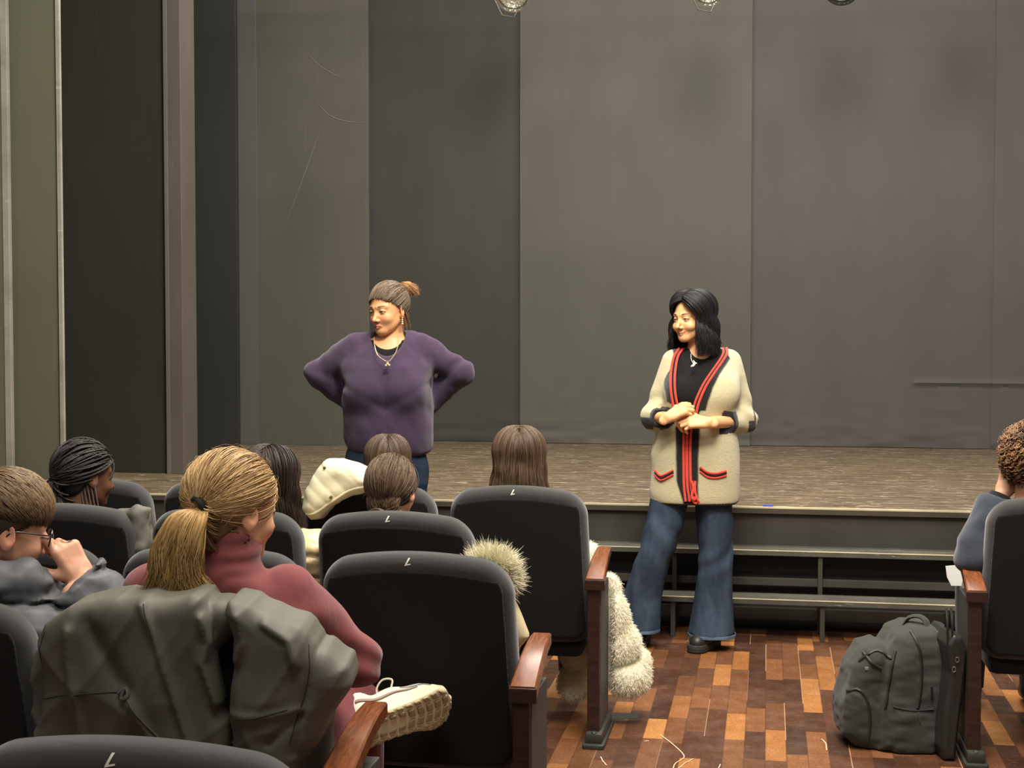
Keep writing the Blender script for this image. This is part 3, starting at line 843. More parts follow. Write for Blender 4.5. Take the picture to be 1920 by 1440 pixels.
def scalp_dirs(N, rng, test):
    out = []
    while len(out) < N:
        d = rng.normal(size=(N * 3, 3)); d /= np.linalg.norm(d, axis=1)[:, None]
        q = on_skull(d)
        out.extend(d[test(q)])
    return np.array(out[:N])
def hair_cols(N, c1, c2, rng, p=1.0):
    t = rng.uniform(0, 1, (N, 1)) ** p
    return np.array(lin(*c1)) * (1 - t) + np.array(lin(*c2)) * t
def hair_cap(name, head, col, mat, parent, grow=0.004, extra=None, h=0.005, shift=0.0):
    def f(p):
        q = head.loc(p)
        d = ell(q, SKULL_C, SKULL_R + grow)
        d = smin(d, ell(q, (0, -0.045, -0.035), (0.058 + grow, 0.048 + grow, 0.055)), 0.02)
        d = smax(d, -(head.hairline(q) + shift), 0.006)
        if extra is not None: d = extra(q, d)
        return d * head.k
    r = 0.20
    v, q = surf(f, head.c - r, head.c + r, h)
    return link(name, v, q, mat, parent, True, np.tile(lin(*col), (len(v), 1)))
def swept(head, N, target, rng, lift0=0.002, lift1=0.010, K=14, shift=0.0, wob=0.0015, part=None, dirs=None):
    """strands lying on the scalp from where they grow to a gathering point (skull direction)"""
    d0 = scalp_dirs(N, rng, lambda q: (head.hairline(q) + shift) > 0.0) if dirs is None else dirs
    if dirs is None:      # thicken the edge of the growth
        m_ = N // 4
        e_ = scalp_dirs(m_, rng, lambda q: (head.hairline(q) + shift > 0.0) & (head.hairline(q) + shift < 0.014))
        d0 = np.concatenate([d0[:N - m_], e_])
    t = np.linspace(0, 1, K)[None, :, None]
    d1 = np.array(target, float)[None] + rng.normal(size=(N, 3)) * 0.05
    d = slerp(d0[:, None], d1[:, None], t)
    ly = rng.uniform(0, 1, (N, 1, 1))
    l = lift0 + (lift1 - lift0) * (ly * 0.5 + t * 0.7)
    P = SKULL_C + d * (SKULL_R + l)
    P = P + wob * np.sin(t * 9 + rng.uniform(0, 6.28, (N, 1, 3)))
    return P
def nape(head, N, target, rng, K=14, lift=0.006):
    x = rng.uniform(-1, 1, N); z = rng.uniform(-0.092, 0.0, N)
    ox = x * (0.060 - 0.010 * (z < -0.06)); q = 1 - (ox / 0.066) ** 2 - ((z + 0.035) / 0.075) ** 2
    y = -0.045 - 0.056 * np.sqrt(np.clip(q, 0.02, 1))
    a = np.stack([ox, y, z], -1)
    b = on_skull(np.array(target) / np.linalg.norm(target), lift) + rng.normal(size=(N, 3)) * 0.004
    t = np.linspace(0, 1, K)[None, :, None]
    P = a[:, None] * (1 - t) + b[:, None] * t
    o = P - V(0, -0.03, 0); o /= np.linalg.norm(o, axis=2, keepdims=True)
    return P + o * (np.sin(t * math.pi) * 0.012 * (1 + np.abs(x)[:, None, None]) + 0.001)
def body_mesh(name, f, regions, mat, parent, colf):
    parts = [surf(f, lo, hi, h) for lo, hi, h in regions]
    v, q = join(parts)
    return link(name, v, q, mat, parent, True, colf(v))
M_eye = tinted('eye', 0.12, 0.6, bump=0)
M_skin = tinted('skin', 0.5, 0.35, 0.12, 0.06, 500, 0.0006)
M_hair = tinted('hair', 0.5, 0.3, 0, 0)
M_hairdark = tinted('hair_matt', 0.6, 0.3, 0, 0.25, 350, 0.002)
class Hand:
    """y along the fingers, z out of the back of the hand, x towards the thumb (side = +1) or away (-1)"""
    def __init__(s, wrist, R, side=1, curl=(0.5, 0.6, 0.6, 0.7), k=1.0, thumb=(0.5, 0.3), spread=0.06):
        s.w = np.array(wrist, float); s.R = R; s.k = k; s.side = side
        s.f = []
        bx = [0.029, 0.010, -0.009, -0.027]; by = [0.088, 0.093, 0.089, 0.080]
        ln = [(0.040, 0.025, 0.020), (0.045, 0.028, 0.021), (0.042, 0.027, 0.021), (0.033, 0.021, 0.019)]
        for i in range(4):
            c = curl[i] if isinstance(curl[i], tuple) else (curl[i] * 0.9, curl[i] * 1.3, curl[i] * 0.8)
            a = 0.0; sp = spread * (1.2 - i * 0.85)
            pt = V(bx[i] * side, by[i], 0.0); pts = [V(bx[i] * side * 0.7, by[i] * 0.55, 0), pt]
            for L, cc in zip(ln[i], c):
                a += cc
                pt = pt + L * V(math.sin(sp) * side * math.cos(a), math.cos(a) * math.cos(sp), -math.sin(a))
                pts.append(pt)
            s.f.append((np.array(pts), [0.0105, 0.0100, 0.0088, 0.0080, 0.0068] if i < 3 else [0.009, 0.0088, 0.0076, 0.0070, 0.0060]))
        t0 = V(0.020 * side, 0.022, -0.006); o, dn = thumb
        t1 = t0 + 0.044 * V(math.sin(0.75 + o * 0.5) * side, math.cos(0.75 + o * 0.5), -dn * 0.7)
        t2 = t1 + 0.033 * V(math.sin(0.35 + o * 0.3) * side, math.cos(0.35 + o * 0.3), -dn)
        t3 = t2 + 0.026 * V(math.sin(0.1 + o * 0.2) * side, math.cos(0.1), -dn * 1.3)
        s.f.append((np.array([t0, t1, t2, t3]), [0.0155, 0.0125, 0.0100, 0.0080]))
    def sdf(s, p):
        q = ((p - s.w) @ s.R) / s.k
        qs = q / np.stack([0.78 + 0.22 * np.clip(q[:, 1] / 0.085, 0, 1), np.ones(len(q)), np.ones(len(q))], 1)
        d = rbx(qs, (0.001 * s.side, 0.052, 0), (0.038, 0.046, 0.0145), 0.0135)
        d = smin(d, capd(q, (0, -0.03, 0), (0, 0.02, 0), 0.0255, 0.026, (1.05, 1, 0.72)), 0.02)
        d = smin(d, ell(q, (0.020 * s.side, 0.035, -0.010), (0.016, 0.030, 0.015)), 0.012)
        for pts, rs in s.f[:4]:
            d = smin(d, chain(q, pts, rs, 0.003), 0.006)
        d = smin(d, chain(q, s.f[4][0], s.f[4][1], 0.004), 0.008)
        return d * s.k
    def box(s, m=0.02):
        P = np.concatenate([f[0] for f in s.f]) ; P = np.vstack([P, [0, -0.03, 0]])
        W = (P * s.k) @ s.R.T + s.w
        return W.min(0) - m, W.max(0) + m
def basis(y, z):
    """axes from where the fingers point (y) and where the back of the hand faces (z)"""
    y = V(*y); y /= np.linalg.norm(y); z = V(*z); z = z - y * (z @ y); z /= np.linalg.norm(z)
    return np.stack([np.cross(y, z), y, z], 1)
# ================================================================== THE WOMAN IN THE PURPLE JUMPER
M_purple = fabric('purple_wool', (63, 49, 69), 420, 0.3, 1.0, 0.22, 0.6, 0.003)
M_black = fabric('black_jersey', (24, 23, 24), 700, 0.15, 0.9, 0.1, 0.2, 0.001)
M_gold = plain('pale_gold', (226, 206, 150), 0.3, 0.7)
M_boot = plain('black_boot_leather', (34, 32, 30), 0.45, bump=0.1)
def denim(name, rgb, fade):
    m = Mat(name, 0.85, 0.2); c = m.co(); b = lin(*rgb); f = lin(*fade)
    nz = m.noise(m.co((1.6, 1.6, 0.7)), 7.0, 4.0)
    base = m.mix(m.ramp(nz, [(0.40, 0.0), (0.72, 0.8)]), b, f)
    m.col(base)
    p = m.bump(m.noise(m.co((1, 1, 0.6)), 11, 3.0, 0.5, 0.8), 0.35, 0.012)
    m.bump(m.noise(c, 500, 2), 0.25, 0.001, p)
    return m.m
M_denim_dark = denim('dark_denim', (30, 40, 56), (44, 58, 76))
M_denim = denim('blue_denim', (42, 53, 68), (70, 84, 101))

def woman_purple():
    r = empty('person', (-1.70, 6.30, 0), YAW, 'standing woman in a purple jumper with hands on hips, hair pinned up', 'person', 'women standing before the stage')
    th = math.radians(37)
    H = Head((0.014, -0.02, 1.572), frame(math.pi - th, math.radians(-7), math.radians(3)), 0.96, nose=0.9, eye=0.0040)
    # arms: (shoulder, elbow, wrist)
    A = [((-0.155, 0.01, 1.405), (-0.310, 0.045, 1.290), (-0.135, 0.135, 1.110)), ((0.175, 0.01, 1.405), (0.335, 0.045, 1.290), (0.165, 0.135, 1.110))]
    def body(p):
        d = H.sdf(p)
        neck = capd(p, H.out((0, -0.034, -0.055)), (0.014, 0.012, 1.40), 0.047, 0.056)
        d = smin(d, neck, 0.014)
        t = loft(p, [(0.86, 0.0, 0.02, 0.165, 0.115), (1.05, 0.008, 0.02, 0.14, 0.105), (1.22, 0.01, 0.01, 0.155, 0.115), (1.34, 0.01, 0.01, 0.165, 0.105), (1.41, 0.01, 0.015, 0.150, 0.080), (1.45, 0.012, 0.02, 0.075, 0.06)], 2.2)
        d = smin(d, t, 0.03)
        for s_, e_, w_ in A: d = smin(d, chain(p, [s_, e_, w_], [0.042, 0.036, 0.026]), 0.02)
        for sx in (-1, 1):
            d = smin(d, chain(p, [(sx * 0.088, 0.02, 0.90), (sx * 0.10, 0.0, 0.50), (sx * 0.115, 0.02, 0.10)], [0.078, 0.052, 0.038]), 0.02)
        return d
    hands = []
    for sd, (s_, e_, w_) in zip((-1, 1), A):
        R_ = basis((-sd * 0.55, 0.25, -0.75), (sd * 0.6, 0.5, -0.3))
        hands.append(Hand(w_, R_, -sd, (0.3, 0.35, 0.4, 0.5), 0.95))
    def full(p):
        d = body(p)
        for h in hands: d = smin(d, h.sdf(p), 0.01)
        return d
    base = (216, 158, 112)
    regs = [((-0.14, -0.17, 1.395), (0.17, 0.17, 1.70), 0.0020), ((-0.42, -0.2, 0.06), (0.44, 0.34, 1.402), 0.009)]
    body_mesh('body', lambda p: full(p), regs, M_skin, r, lambda v: skin_color(H, v, base, (184, 104, 86), (44, 30, 24)))
    H.eyeballs(r, (58, 36, 24), (0.0, -0.28))
    # jumper
    def jumper(p):
        t = loft(p, [(0.925, 0.012, 0.02, 0.178, 0.128), (0.95, 0.012, 0.02, 0.190, 0.140), (0.99, 0.012, 0.02, 0.200, 0.150), (1.10, 0.012, 0.012, 0.203, 0.153), (1.22, 0.010, -0.002, 0.200, 0.160), (1.32, 0.010, 0.0, 0.205, 0.145), (1.385, 0.010, 0.008, 0.195, 0.112), (1.44, 0.012, 0.015, 0.150, 0.080), (1.478, 0.014, 0.02, 0.110, 0.062)], 2.4)
        d = t
        for sd, (s_, e_, w_) in zip((-1, 1), A):
            s2 = V(s_[0] * 0.86, s_[1], s_[2] + 0.004)
            el_ = V(e_[0] + sd * 0.003, e_[1], e_[2])
            fold = 0.006 * np.sin(((p - V(*e_)) @ V(-sd * 0.75, 0.1, 0.65)) * 70 + 2.0 * noise(p, 14, 4)) * np.exp(-((np.linalg.norm(p - V(*e_), axis=1)) / 0.10) ** 2)
            a = chain(p, [s2, el_, V(*w_) + V(-sd * 0.02, 0, 0)], [0.066, 0.058, 0.052], 0.03)
            d = smin(d, a + fold, 0.035)
        # soft folds: from the armpits, across the belly
        d = d + 0.008 * noise(p * [1.0, 1.0, 1.0], 9.0, 3) + 0.004 * noise(p * [2.2, 1, 1.2], 16.0, 5)
        d = d + 0.010 * np.exp(-((p[:, 2] - (1.245 - 0.55 * np.abs(np.abs(p[:, 0] - 0.01) - 0.2))) / 0.022) ** 2) * (p[:, 1] < 0)
        d = smin(d, np.minimum(ell(p, (-0.075, -0.105, 1.215), (0.075, 0.06, 0.07)), ell(p, (0.095, -0.105, 1.215), (0.075, 0.06, 0.07))), 0.06)
        # neck opening and hollow hem
        hole = ell(p, (0.014, -0.11, 1.485), (0.084, 0.16, 0.118))
        hole = np.minimum(hole, capd(p, (0.014, -0.02, 1.43), (0.014, -0.02, 1.60), 0.080, 0.080))
        d = smax(d, -hole, 0.008)
        d = smax(d, -loft(p, [(0.80, 0.012, 0.02, 0.172, 0.122), (0.965, 0.012, 0.02, 0.168, 0.118)], 2.4), 0.004)
        return d
    o = sdfobj('jumper', jumper, (-0.44, -0.24, 0.90), (0.46, 0.32, 1.52), 0.0062, M_purple, r)
    def vest(p):
        t = loft(p, [(1.22, 0.01, 0.01, 0.160, 0.120), (1.34, 0.01, 0.01, 0.172, 0.112), (1.41, 0.01, 0.015, 0.156, 0.087), (1.45, 0.012, 0.02, 0.10, 0.068)], 2.2)
        t = smax(t, -ell(p, (0.014, -0.12, 1.487), (0.094, 0.16, 0.094)), 0.006)
        return smax(t, p[:, 2] - 1.44, 0.004)
    sdfobj('undershirt', vest, (-0.19, -0.16, 1.22), (0.21, 0.12, 1.46), 0.006, M_black, r)
    def jeans(p):
        d = loft(p, [(0.78, 0.0, 0.02, 0.185, 0.13), (0.90, 0.0, 0.02, 0.185, 0.13), (0.99, 0.0, 0.02, 0.165, 0.12)], 2.3)
        for sx in (-1, 1):
            leg = chain(p, [(sx * 0.098, 0.02, 0.84), (sx * 0.108, 0.0, 0.50), (sx * 0.125, 0.025, 0.13)], [0.092, 0.070, 0.058])
            d = smin(d, leg, 0.02)
        return smax(d, 0.10 - p[:, 2], 0.004) + 0.003 * noise(p, 22, 6)
    sdfobj('jeans', jeans, (-0.24, -0.15, 0.08), (0.25, 0.18, 1.0), 0.009, M_denim_dark, r)
    for sx in (-1, 1):
        def boot(p, sx=sx):
            d = chain(p, [(sx * 0.125, 0.03, 0.14), (sx * 0.125, 0.03, 0.05), (sx * 0.15, -0.13, 0.032)], [0.048, 0.044, 0.034], 0.03)
            return smax(d, -p[:, 2] + 0.001, 0.004)
        sdfobj('boot', boot, (sx * 0.125 - 0.10, -0.2, -0.01), (sx * 0.125 + 0.10, 0.12, 0.2), 0.008, M_boot, r)
    # necklace
    def drop(t): return V(0.014 + 0.058 * math.cos(t), -0.0, 0)
    path = [(-0.045, -0.060, 1.452), (-0.040, -0.105, 1.42), (-0.022, -0.147, 1.375), (0.008, -0.170, 1.352), (0.024, -0.176, 1.346), (0.036, -0.172, 1.352), (0.058, -0.147, 1.385), (0.068, -0.105, 1.430), (0.068, -0.055, 1.470)]
    nk = MB().tube(spline(path, 60), 0.0019, 6).build('necklace', M_gold, r)
    pm = MB()
    for c_, rr in (((0.024, -0.180, 1.335), 0.0075), ((0.018, -0.182, 1.328), 0.006), ((0.032, -0.181, 1.329), 0.006)):
        n = 10; t_ = np.linspace(0, np.pi, n); pm.lathe(np.stack([np.sin(t_), -np.cos(t_)], -1) * rr, 12, c_)
    pm.build('pendant', M_gold, nk)
    er = MB(); e0 = H.out((-0.077, -0.004, -0.040))
    for i in range(4):
        t_ = np.linspace(0, np.pi, 8); er.lathe(np.stack([np.sin(t_), -np.cos(t_)], -1) * (0.0042 + 0.0006 * i), 10, e0 + V(0.002, -0.002, -0.009 * i))
    er.build('earring', M_gold, r)
    # hair: swept back from a parting to a loose twist behind the crown
    rng = np.random.default_rng(5)
    hc = hair_cap('hair_base', H, (62, 50, 40), M_hairdark, r, 0.0015, h=0.004, shift=-0.016)
    tw = V(-0.28, -0.82, 0.44)
    P = swept(H, 3600, tw, rng, 0.001, 0.016, 14, shift=-0.004)
    P[:, :, 2] += 0.006 * np.sin(np.linspace(0, math.pi, 14))[None] * (P[:, :1, 1] > 0)
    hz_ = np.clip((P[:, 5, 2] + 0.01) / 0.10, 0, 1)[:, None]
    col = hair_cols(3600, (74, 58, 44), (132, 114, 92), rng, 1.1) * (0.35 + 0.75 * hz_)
    strand_mesh('hair', H.out(P), taper(3600, 14, 0.0013, 0.5, rng), M_hair, r, col, H.c)
    # twist: curls round and flicks out
    N = 1100; K = 16; t = np.linspace(0, 1, K)[None]
    c0 = on_skull(tw / np.linalg.norm(tw), 0.012)
    ph = rng.uniform(0, 6.28, (N, 1)); rr = rng.uniform(0.008, 0.034, (N, 1)); dp = rng.uniform(-0.018, 0.022, (N, 1))
    a = ph + t * rng.uniform(2.2, 4.4, (N, 1))
    flick = np.clip(t - 0.72, 0, 1) * 0.11 * (rng.uniform(0, 1, (N, 1)) < 0.4)
    Q = np.stack([c0[0] - 0.004 + np.cos(a) * rr * 0.95 - flick * 1.1, c0[1] - 0.010 + dp + np.sin(a * 0.7) * 0.006 - flick * 0.6, c0[2] + 0.014 + np.sin(a) * rr * 0.95 - flick * 0.5], -1)
    strand_mesh('hair_twist', H.out(Q), taper(N, K, 0.0010, 0.3, rng), M_hair, r, hair_cols(N, (110, 74, 44), (186, 138, 84), rng), H.out(c0))
    # loose ends at the nape
    N = 60; K = 10; t = np.linspace(0, 1, K)[None]
    b0 = np.stack([rng.uniform(-0.075, -0.045, N), rng.uniform(-0.05, -0.02, N), rng.uniform(-0.03, -0.0, N)], -1)[:, None]
    Q = b0 + np.stack([-0.004 * t + 0 * b0[..., 0], -0.015 * t + rng.normal(0, 0.004, (N, 1)) * t, -0.075 * t * rng.uniform(0.5, 1.1, (N, 1))], -1)
    strand_mesh('hair_wisps', H.out(Q), taper(N, K, 0.0010, 0.3, rng), M_hair, r, hair_cols(N, (80, 54, 36), (150, 110, 76), rng), H.c)
    return r
woman_purple()

# ================================================================== THE WOMAN IN THE CREAM CARDIGAN
def cardigan_mat():
    m = Mat('cardigan_wool', 0.95, 0.12)
    a = m.n('Attribute', p_attribute_name='tint')
    c = m.co()
    nz = m.noise(c, 320, 3.0, 0.7); nb = m.noise(c, 70, 3.0)
    m.col(m.mix(m.ramp(nz, [(0.3, 0.30), (0.65, 0.0)]), a, m.mix(1.0, a, (0.55, 0.5, 0.42), 'MULTIPLY')))
    m.set('Sheen Weight', 0.35)
    p = m.bump(nb, 0.4, 0.006)
    m.bump(nz, 0.9, 0.004, p)
    return m.m
M_card = cardigan_mat()
M_red = fabric('red_knit', (216, 66, 48), 300, 0.25, 0.95, 0.3, 0.6, 0.002)
M_bknit = fabric('black_knit', (24, 22, 22), 300, 0.25, 0.95, 0.2, 0.6, 0.002)
M_bead = plain('ivory_charm', (236, 228, 206), 0.35)
def project_y(f, P, y0=-0.32, it=46, off=0.0):
    P = P.copy(); P[:, 1] = y0
    for _ in range(it): P[:, 1] += np.clip(f(P) - off, -0.01, 0.03) * 0.8
    return P
def woman_cardigan():
    r = empty('person', (-0.336, 6.70, 0), YAW, 'standing woman with long black hair in a cream cardigan with red and black trim', 'person', 'women standing before the stage')
    th = math.radians(48)
    H = Head((-0.016, -0.02, 1.537), frame(math.pi - th, math.radians(-4), math.radians(2)), 0.955, nose=1.9, eye=0.0028, smile=1.0)
    EL = (-0.182, 0.01, 1.075); ER = (0.238, 0.02, 1.062)
    WL = (-0.137, -0.185, 1.090); WR = (0.036, -0.198, 1.068)
    SL = (-0.105, 0.015, 1.335); SR = (0.180, 0.02, 1.335)
    HL = Hand(WL, basis((0.62, -0.10, 0.36), (-0.15, -0.75, 0.75)), -1, ((0.75, 1.0, 0.6), (0.8, 1.05, 0.6), (0.85, 1.1, 0.6), (0.9, 1.1, 0.6)), 0.93, (0.1, 0.5))
    HR = Hand(WR, basis((-0.95, -0.10, 0.05), (0.0, -0.80, 0.62)), 1, ((0.5, 0.9, 0.5), (0.6, 0.95, 0.5), (0.65, 1.0, 0.5), (0.75, 1.0, 0.5)), 0.93, (0.0, 0.3))
    def full(p):
        d = H.sdf(p)
        d = smin(d, capd(p, H.out((0, -0.034, -0.055)), (0.032, 0.012, 1.36), 0.045, 0.054), 0.014)
        d = smin(d, loft(p, [(0.80, 0.0, 0.02, 0.165, 0.11), (1.0, 0.015, 0.015, 0.14, 0.105), (1.18, 0.03, 0.005, 0.150, 0.112), (1.29, 0.036, 0.01, 0.158, 0.10), (1.355, 0.036, 0.015, 0.140, 0.075), (1.395, 0.034, 0.015, 0.07, 0.058)], 2.2), 0.03)
        d = smin(d, chain(p, [SL, EL, WL], [0.040, 0.034, 0.025]), 0.02)
        d = smin(d, chain(p, [SR, ER, WR], [0.040, 0.034, 0.026]), 0.02)
        for a_, k_, f_ in (((-0.10, 0.02, 0.84), (-0.185, -0.02, 0.44), (-0.235, 0.05, 0.10)), ((0.085, 0.02, 0.84), (0.10, 0.0, 0.44), (0.09, 0.0, 0.10))):
            d = smin(d, chain(p, [a_, k_, f_], [0.075, 0.05, 0.038]), 0.02)
        d = smin(d, HL.sdf(p), 0.006)
        return smin(d, HR.sdf(p), 0.004)
    hb = np.minimum(HL.box()[0], HR.box()[0]), np.maximum(HL.box()[1], HR.box()[1])
    regs = [((-0.14, -0.17, 1.31), (0.20, 0.16, 1.68), 0.0020), ((-0.16, -0.33, 0.975), (0.145, -0.10, 1.175), 0.0028), ((-0.32, -0.32, 0.06), (0.32, 0.26, 1.318), 0.009)]
    def clip(p):
        return full(p)
    parts = [surf(clip, *regs[0]), surf(clip, *regs[1])]
    v, q = surf(lambda p: smax(clip(p) + 0.0010, -rbx(p, (-0.0075, -0.215, 1.075), (0.141, 0.108, 0.093), 0.001), 0.001), *regs[2])
    parts.append((v, q)); v, q = join(parts)
    link('body', v, q, M_skin, r, True, skin_color(H, v, (224, 170, 120), (190, 116, 92), (30, 24, 22), redden=0.6))
    H.eyeballs(r, (40, 28, 22), (0.15, -0.15))
    # black top
    def top(p):
        t = loft(p, [(0.93, 0.01, 0.02, 0.160, 0.118), (1.0, 0.015, 0.015, 0.150, 0.116), (1.18, 0.03, 0.005, 0.158, 0.122), (1.29, 0.036, 0.01, 0.164, 0.108), (1.355, 0.036, 0.015, 0.146, 0.082), (1.40, 0.034, 0.02, 0.10, 0.062)], 2.2)
        t = smin(t, np.minimum(ell(p, (-0.05, -0.085, 1.20), (0.065, 0.045, 0.06)), ell(p, (0.105, -0.085, 1.20), (0.065, 0.045, 0.06))), 0.05)
        return smax(t, -ell(p, (0.028, -0.13, 1.435), (0.078, 0.17, 0.092)), 0.005)
    sdfobj('black_top', top, (-0.2, -0.2, 0.92), (0.24, 0.14, 1.42), 0.006, M_black, r)
    # trim paths in the picture plane (x, z)
    ML = [(-0.070, 1.398), (-0.098, 1.36), (-0.117, 1.28), (-0.121, 1.22), (-0.112, 1.157), (-0.085, 1.08), (-0.063, 1.03), (-0.062, 0.90), (-0.060, 0.78), (-0.052, 0.705)]
    MR = [(0.150, 1.400), (0.138, 1.365), (0.070, 1.281), (0.032, 1.225), (0.002, 1.157), (-0.014, 1.08), (-0.030, 1.03), (-0.034, 0.90), (-0.030, 0.78), (-0.016, 0.705)]
    mlz = np.array(ML); mrz = np.array(MR)
    def xl(z): return np.interp(z, mlz[::-1, 1], mlz[::-1, 0])
    def xr(z): return np.interp(z, mrz[::-1, 1], mrz[::-1, 0])
    def card_base(p):
        t = loft(p, [(0.68, 0.008, 0.02, 0.200, 0.150), (0.72, 0.008, 0.02, 0.206, 0.157), (0.90, 0.010, 0.02, 0.206, 0.155), (1.05, 0.018, 0.012, 0.182, 0.145), (1.18, 0.030, 0.0, 0.180, 0.148), (1.27, 0.036, 0.004, 0.184, 0.132), (1.335, 0.038, 0.012, 0.168, 0.100), (1.378, 0.036, 0.018, 0.128, 0.070), (1.405, 0.034, 0.02, 0.09, 0.058)], 2.4)
        t = smin(t, np.minimum(ell(p, (-0.05, -0.085, 1.20), (0.085, 0.068, 0.08)), ell(p, (0.105, -0.085, 1.20), (0.085, 0.068, 0.08))), 0.05)
        d = t + 0.004 * noise(p, 10, 8)
        for sd, (s_, e_, w_), L in ((-1, (SL, EL, WL), 0.48), (1, (SR, ER, WR), 0.46)):
            s_, e_, w_ = V(*s_), V(*e_), V(*w_)
            cuff = lerp(e_, w_, L)
            ax = (w_ - e_) / np.linalg.norm(w_ - e_)
            fold = 0.006 * np.sin((p[:, 2] * 62 + p[:, 0] * 22 * sd) + 2.5 * noise(p, 11, 9)) * np.exp(-((p[:, 2] - (e_[2] + 0.05)) / 0.07) ** 2)
            a = chain(p, [lerp(s_, V(0.03, s_[1], s_[2]), 0.12), e_ + V(sd * 0.004, 0, 0), cuff], [0.060, 0.052, 0.044], 0.03)
            a = smax(a + fold, -((cuff - p) @ ax), 0.004)
            a = smax(a, -smax(capd(p, lerp(e_, cuff, 0.5), cuff + ax * 0.1, 0.034), -((p - lerp(e_, cuff, 0.55)) @ ax), 0.002), 0.003)
            d = smin(d, a, 0.022)
        return d
    def card(p):
        d = card_base(p)
        x, y, z = p[:, 0], p[:, 1], p[:, 2]
        gap = np.maximum(np.maximum(xl(z) - x, x - xr(z)), 0.0)
        gap = np.maximum(xl(z) + 0.004 - x, x - xr(z) + 0.004)
        vcut = np.where(z > 1.055, gap, 1.0)
        vcut = np.maximum(vcut, y - 0.02)                      # only the front
        d = smax(d, -vcut, 0.004)
        hole = capd(p, (0.034, 0.0, 1.33), (0.034, 0.0, 1.60), 0.062, 0.085)
        d = smax(d, -np.maximum(hole, 1.345 - z), 0.005)
        d = smax(d, -loft(p, [(0.5, 0.008, 0.02, 0.188, 0.138), (0.745, 0.008, 0.02, 0.186, 0.136)], 2.4), 0.004)
        return d
    CR, BK = lin(200, 190, 152), lin(26, 24, 24)
    def ccol(v):
        x, y, z = v.T
        c = np.tile(CR, (len(v), 1))
        outl = xl(z) - np.interp(z, [0.70, 0.80, 1.06, 1.157, 1.28, 1.37], [0.012, 0.033, 0.034, 0.024, 0.028, 0.036])
        outr = xr(z) + np.interp(z, [0.70, 0.80, 1.06, 1.157, 1.28, 1.38], [0.022, 0.036, 0.042, 0.042, 0.030, 0.034])
        front = (y < 0.02)
        sl = 1 - sstep(-0.004, 0.004, np.abs(x - (outl + outr) / 2) - (outr - outl) / 2)
        m = sl * front * (z < 1.42)
        # arms stay cream even where they pass in front of the band
        nf = np.minimum(chain(v, [SL, EL, WL], [0.06] * 3), chain(v, [SR, ER, WR], [0.06] * 3))
        m = m * ((nf > 0.012) | (np.abs(x - 0.02) < 0.12) & (z > 1.12))
        m = np.maximum(m, (z < 0.692))
        # cuffs
        for e_, w_, L in ((EL, WL, 0.48), (ER, WR, 0.46)):
            e_, w_ = V(*e_), V(*w_); ax = (w_ - e_) / np.linalg.norm(w_ - e_)
            t = (v - lerp(e_, w_, L)) @ ax
            near = (capd(v, e_, w_, 0.056) < 0) & (np.abs(t) < 0.06)
            m = np.maximum(m, near * (t > -0.024))
        # stripe down the outer sleeve, dark patch at the elbow
        out = (x > 0.262 + (1.30 - z) * 0.055) & (z > 1.06) & (z < 1.32) & (y > -0.05)
        m = np.maximum(m, out * 1.0)
        for e_, sd in ((EL, -1), (ER, 1)):
            e_ = V(*e_); q = v - e_
            m = np.maximum(m, ((q[:, 0] * sd > 0.010) & (q[:, 2] < 0.004) & (q[:, 2] > -0.05)) * 1.0)
        wht = (np.abs(x - (0.276 + (1.30 - z) * 0.058)) < 0.006) & (z > 1.02) & (z < 1.31) & (y < 0.03)
        c = c * (1 - m[:, None]) + np.array(BK) * m[:, None]
        c[wht] = CR
        return c
    sdfobj('cardigan', card, (-0.30, -0.26, 0.66), (0.34, 0.20, 1.44), 0.0052, M_card, r, ccol)
    def strip(path, offx, rad, mat, name, par, n=70, lift=0.003, flat=0.55):
        q = spline([(a + offx, 0, b) for a, b in path], n)
        q = project_y(lambda p: np.minimum(card_base(p), top(p)), q, off=lift)
        # follow the surface smoothly
        for _ in range(6): q[1:-1, 1] = (q[:-2, 1] + q[1:-1, 1] * 2 + q[2:, 1]) / 4
        return MB().tube(q, rad, 7).build(name, mat, par)
    for path, off1 in ((ML, -1), (MR, 1)):
        band = strip(path, off1 * 0.001, 0.0058, M_red, 'red_trim', r)
        strip(path, -off1 * 0.009, 0.0030, M_bknit, 'black_stripe', band)
        strip(path, -off1 * 0.0165, 0.0052, M_red, 'red_stripe', band)
    # knotted end of the band and its button
    MB().tube(spline([(-0.028, -0.150, 0.80), (-0.020, -0.160, 0.765), (-0.028, -0.162, 0.73), (-0.016, -0.162, 0.702), (-0.006, -0.158, 0.70)], 20), 0.0055, 7).build('red_tie', M_red, r)
    MB().tube(spline([(-0.012, -0.152, 0.80), (-0.014, -0.162, 0.760), (-0.004, -0.163, 0.72), (0.008, -0.158, 0.702)], 20), 0.0055, 7).build('red_tie', M_red, r)
    MB().lathe([(0.0, 0.005), (0.008, 0.004), (0.0095, 0.0), (0.008, -0.003)], 16, (-0.018, -0.170, 0.722), rotx(math.pi / 2)).build('button', M_red, r)
    # pockets
    for pts, nm in (([(-0.184, 0.838), (-0.166, 0.818), (-0.150, 0.820), (-0.108, 0.846)], 'pocket_trim'), ([(0.012, 0.862), (0.045, 0.838), (0.085, 0.832), (0.134, 0.842)], 'pocket_trim')):
        b = strip(pts, 0.0, 0.0050, M_red, nm, r, 24)
        strip([(a, z - 0.010) for a, z in pts], 0, 0.0048, M_bknit, 'black_stripe', b, 24)
        strip([(a, z - 0.020) for a, z in pts], 0, 0.0048, M_red, 'red_stripe', b, 24)
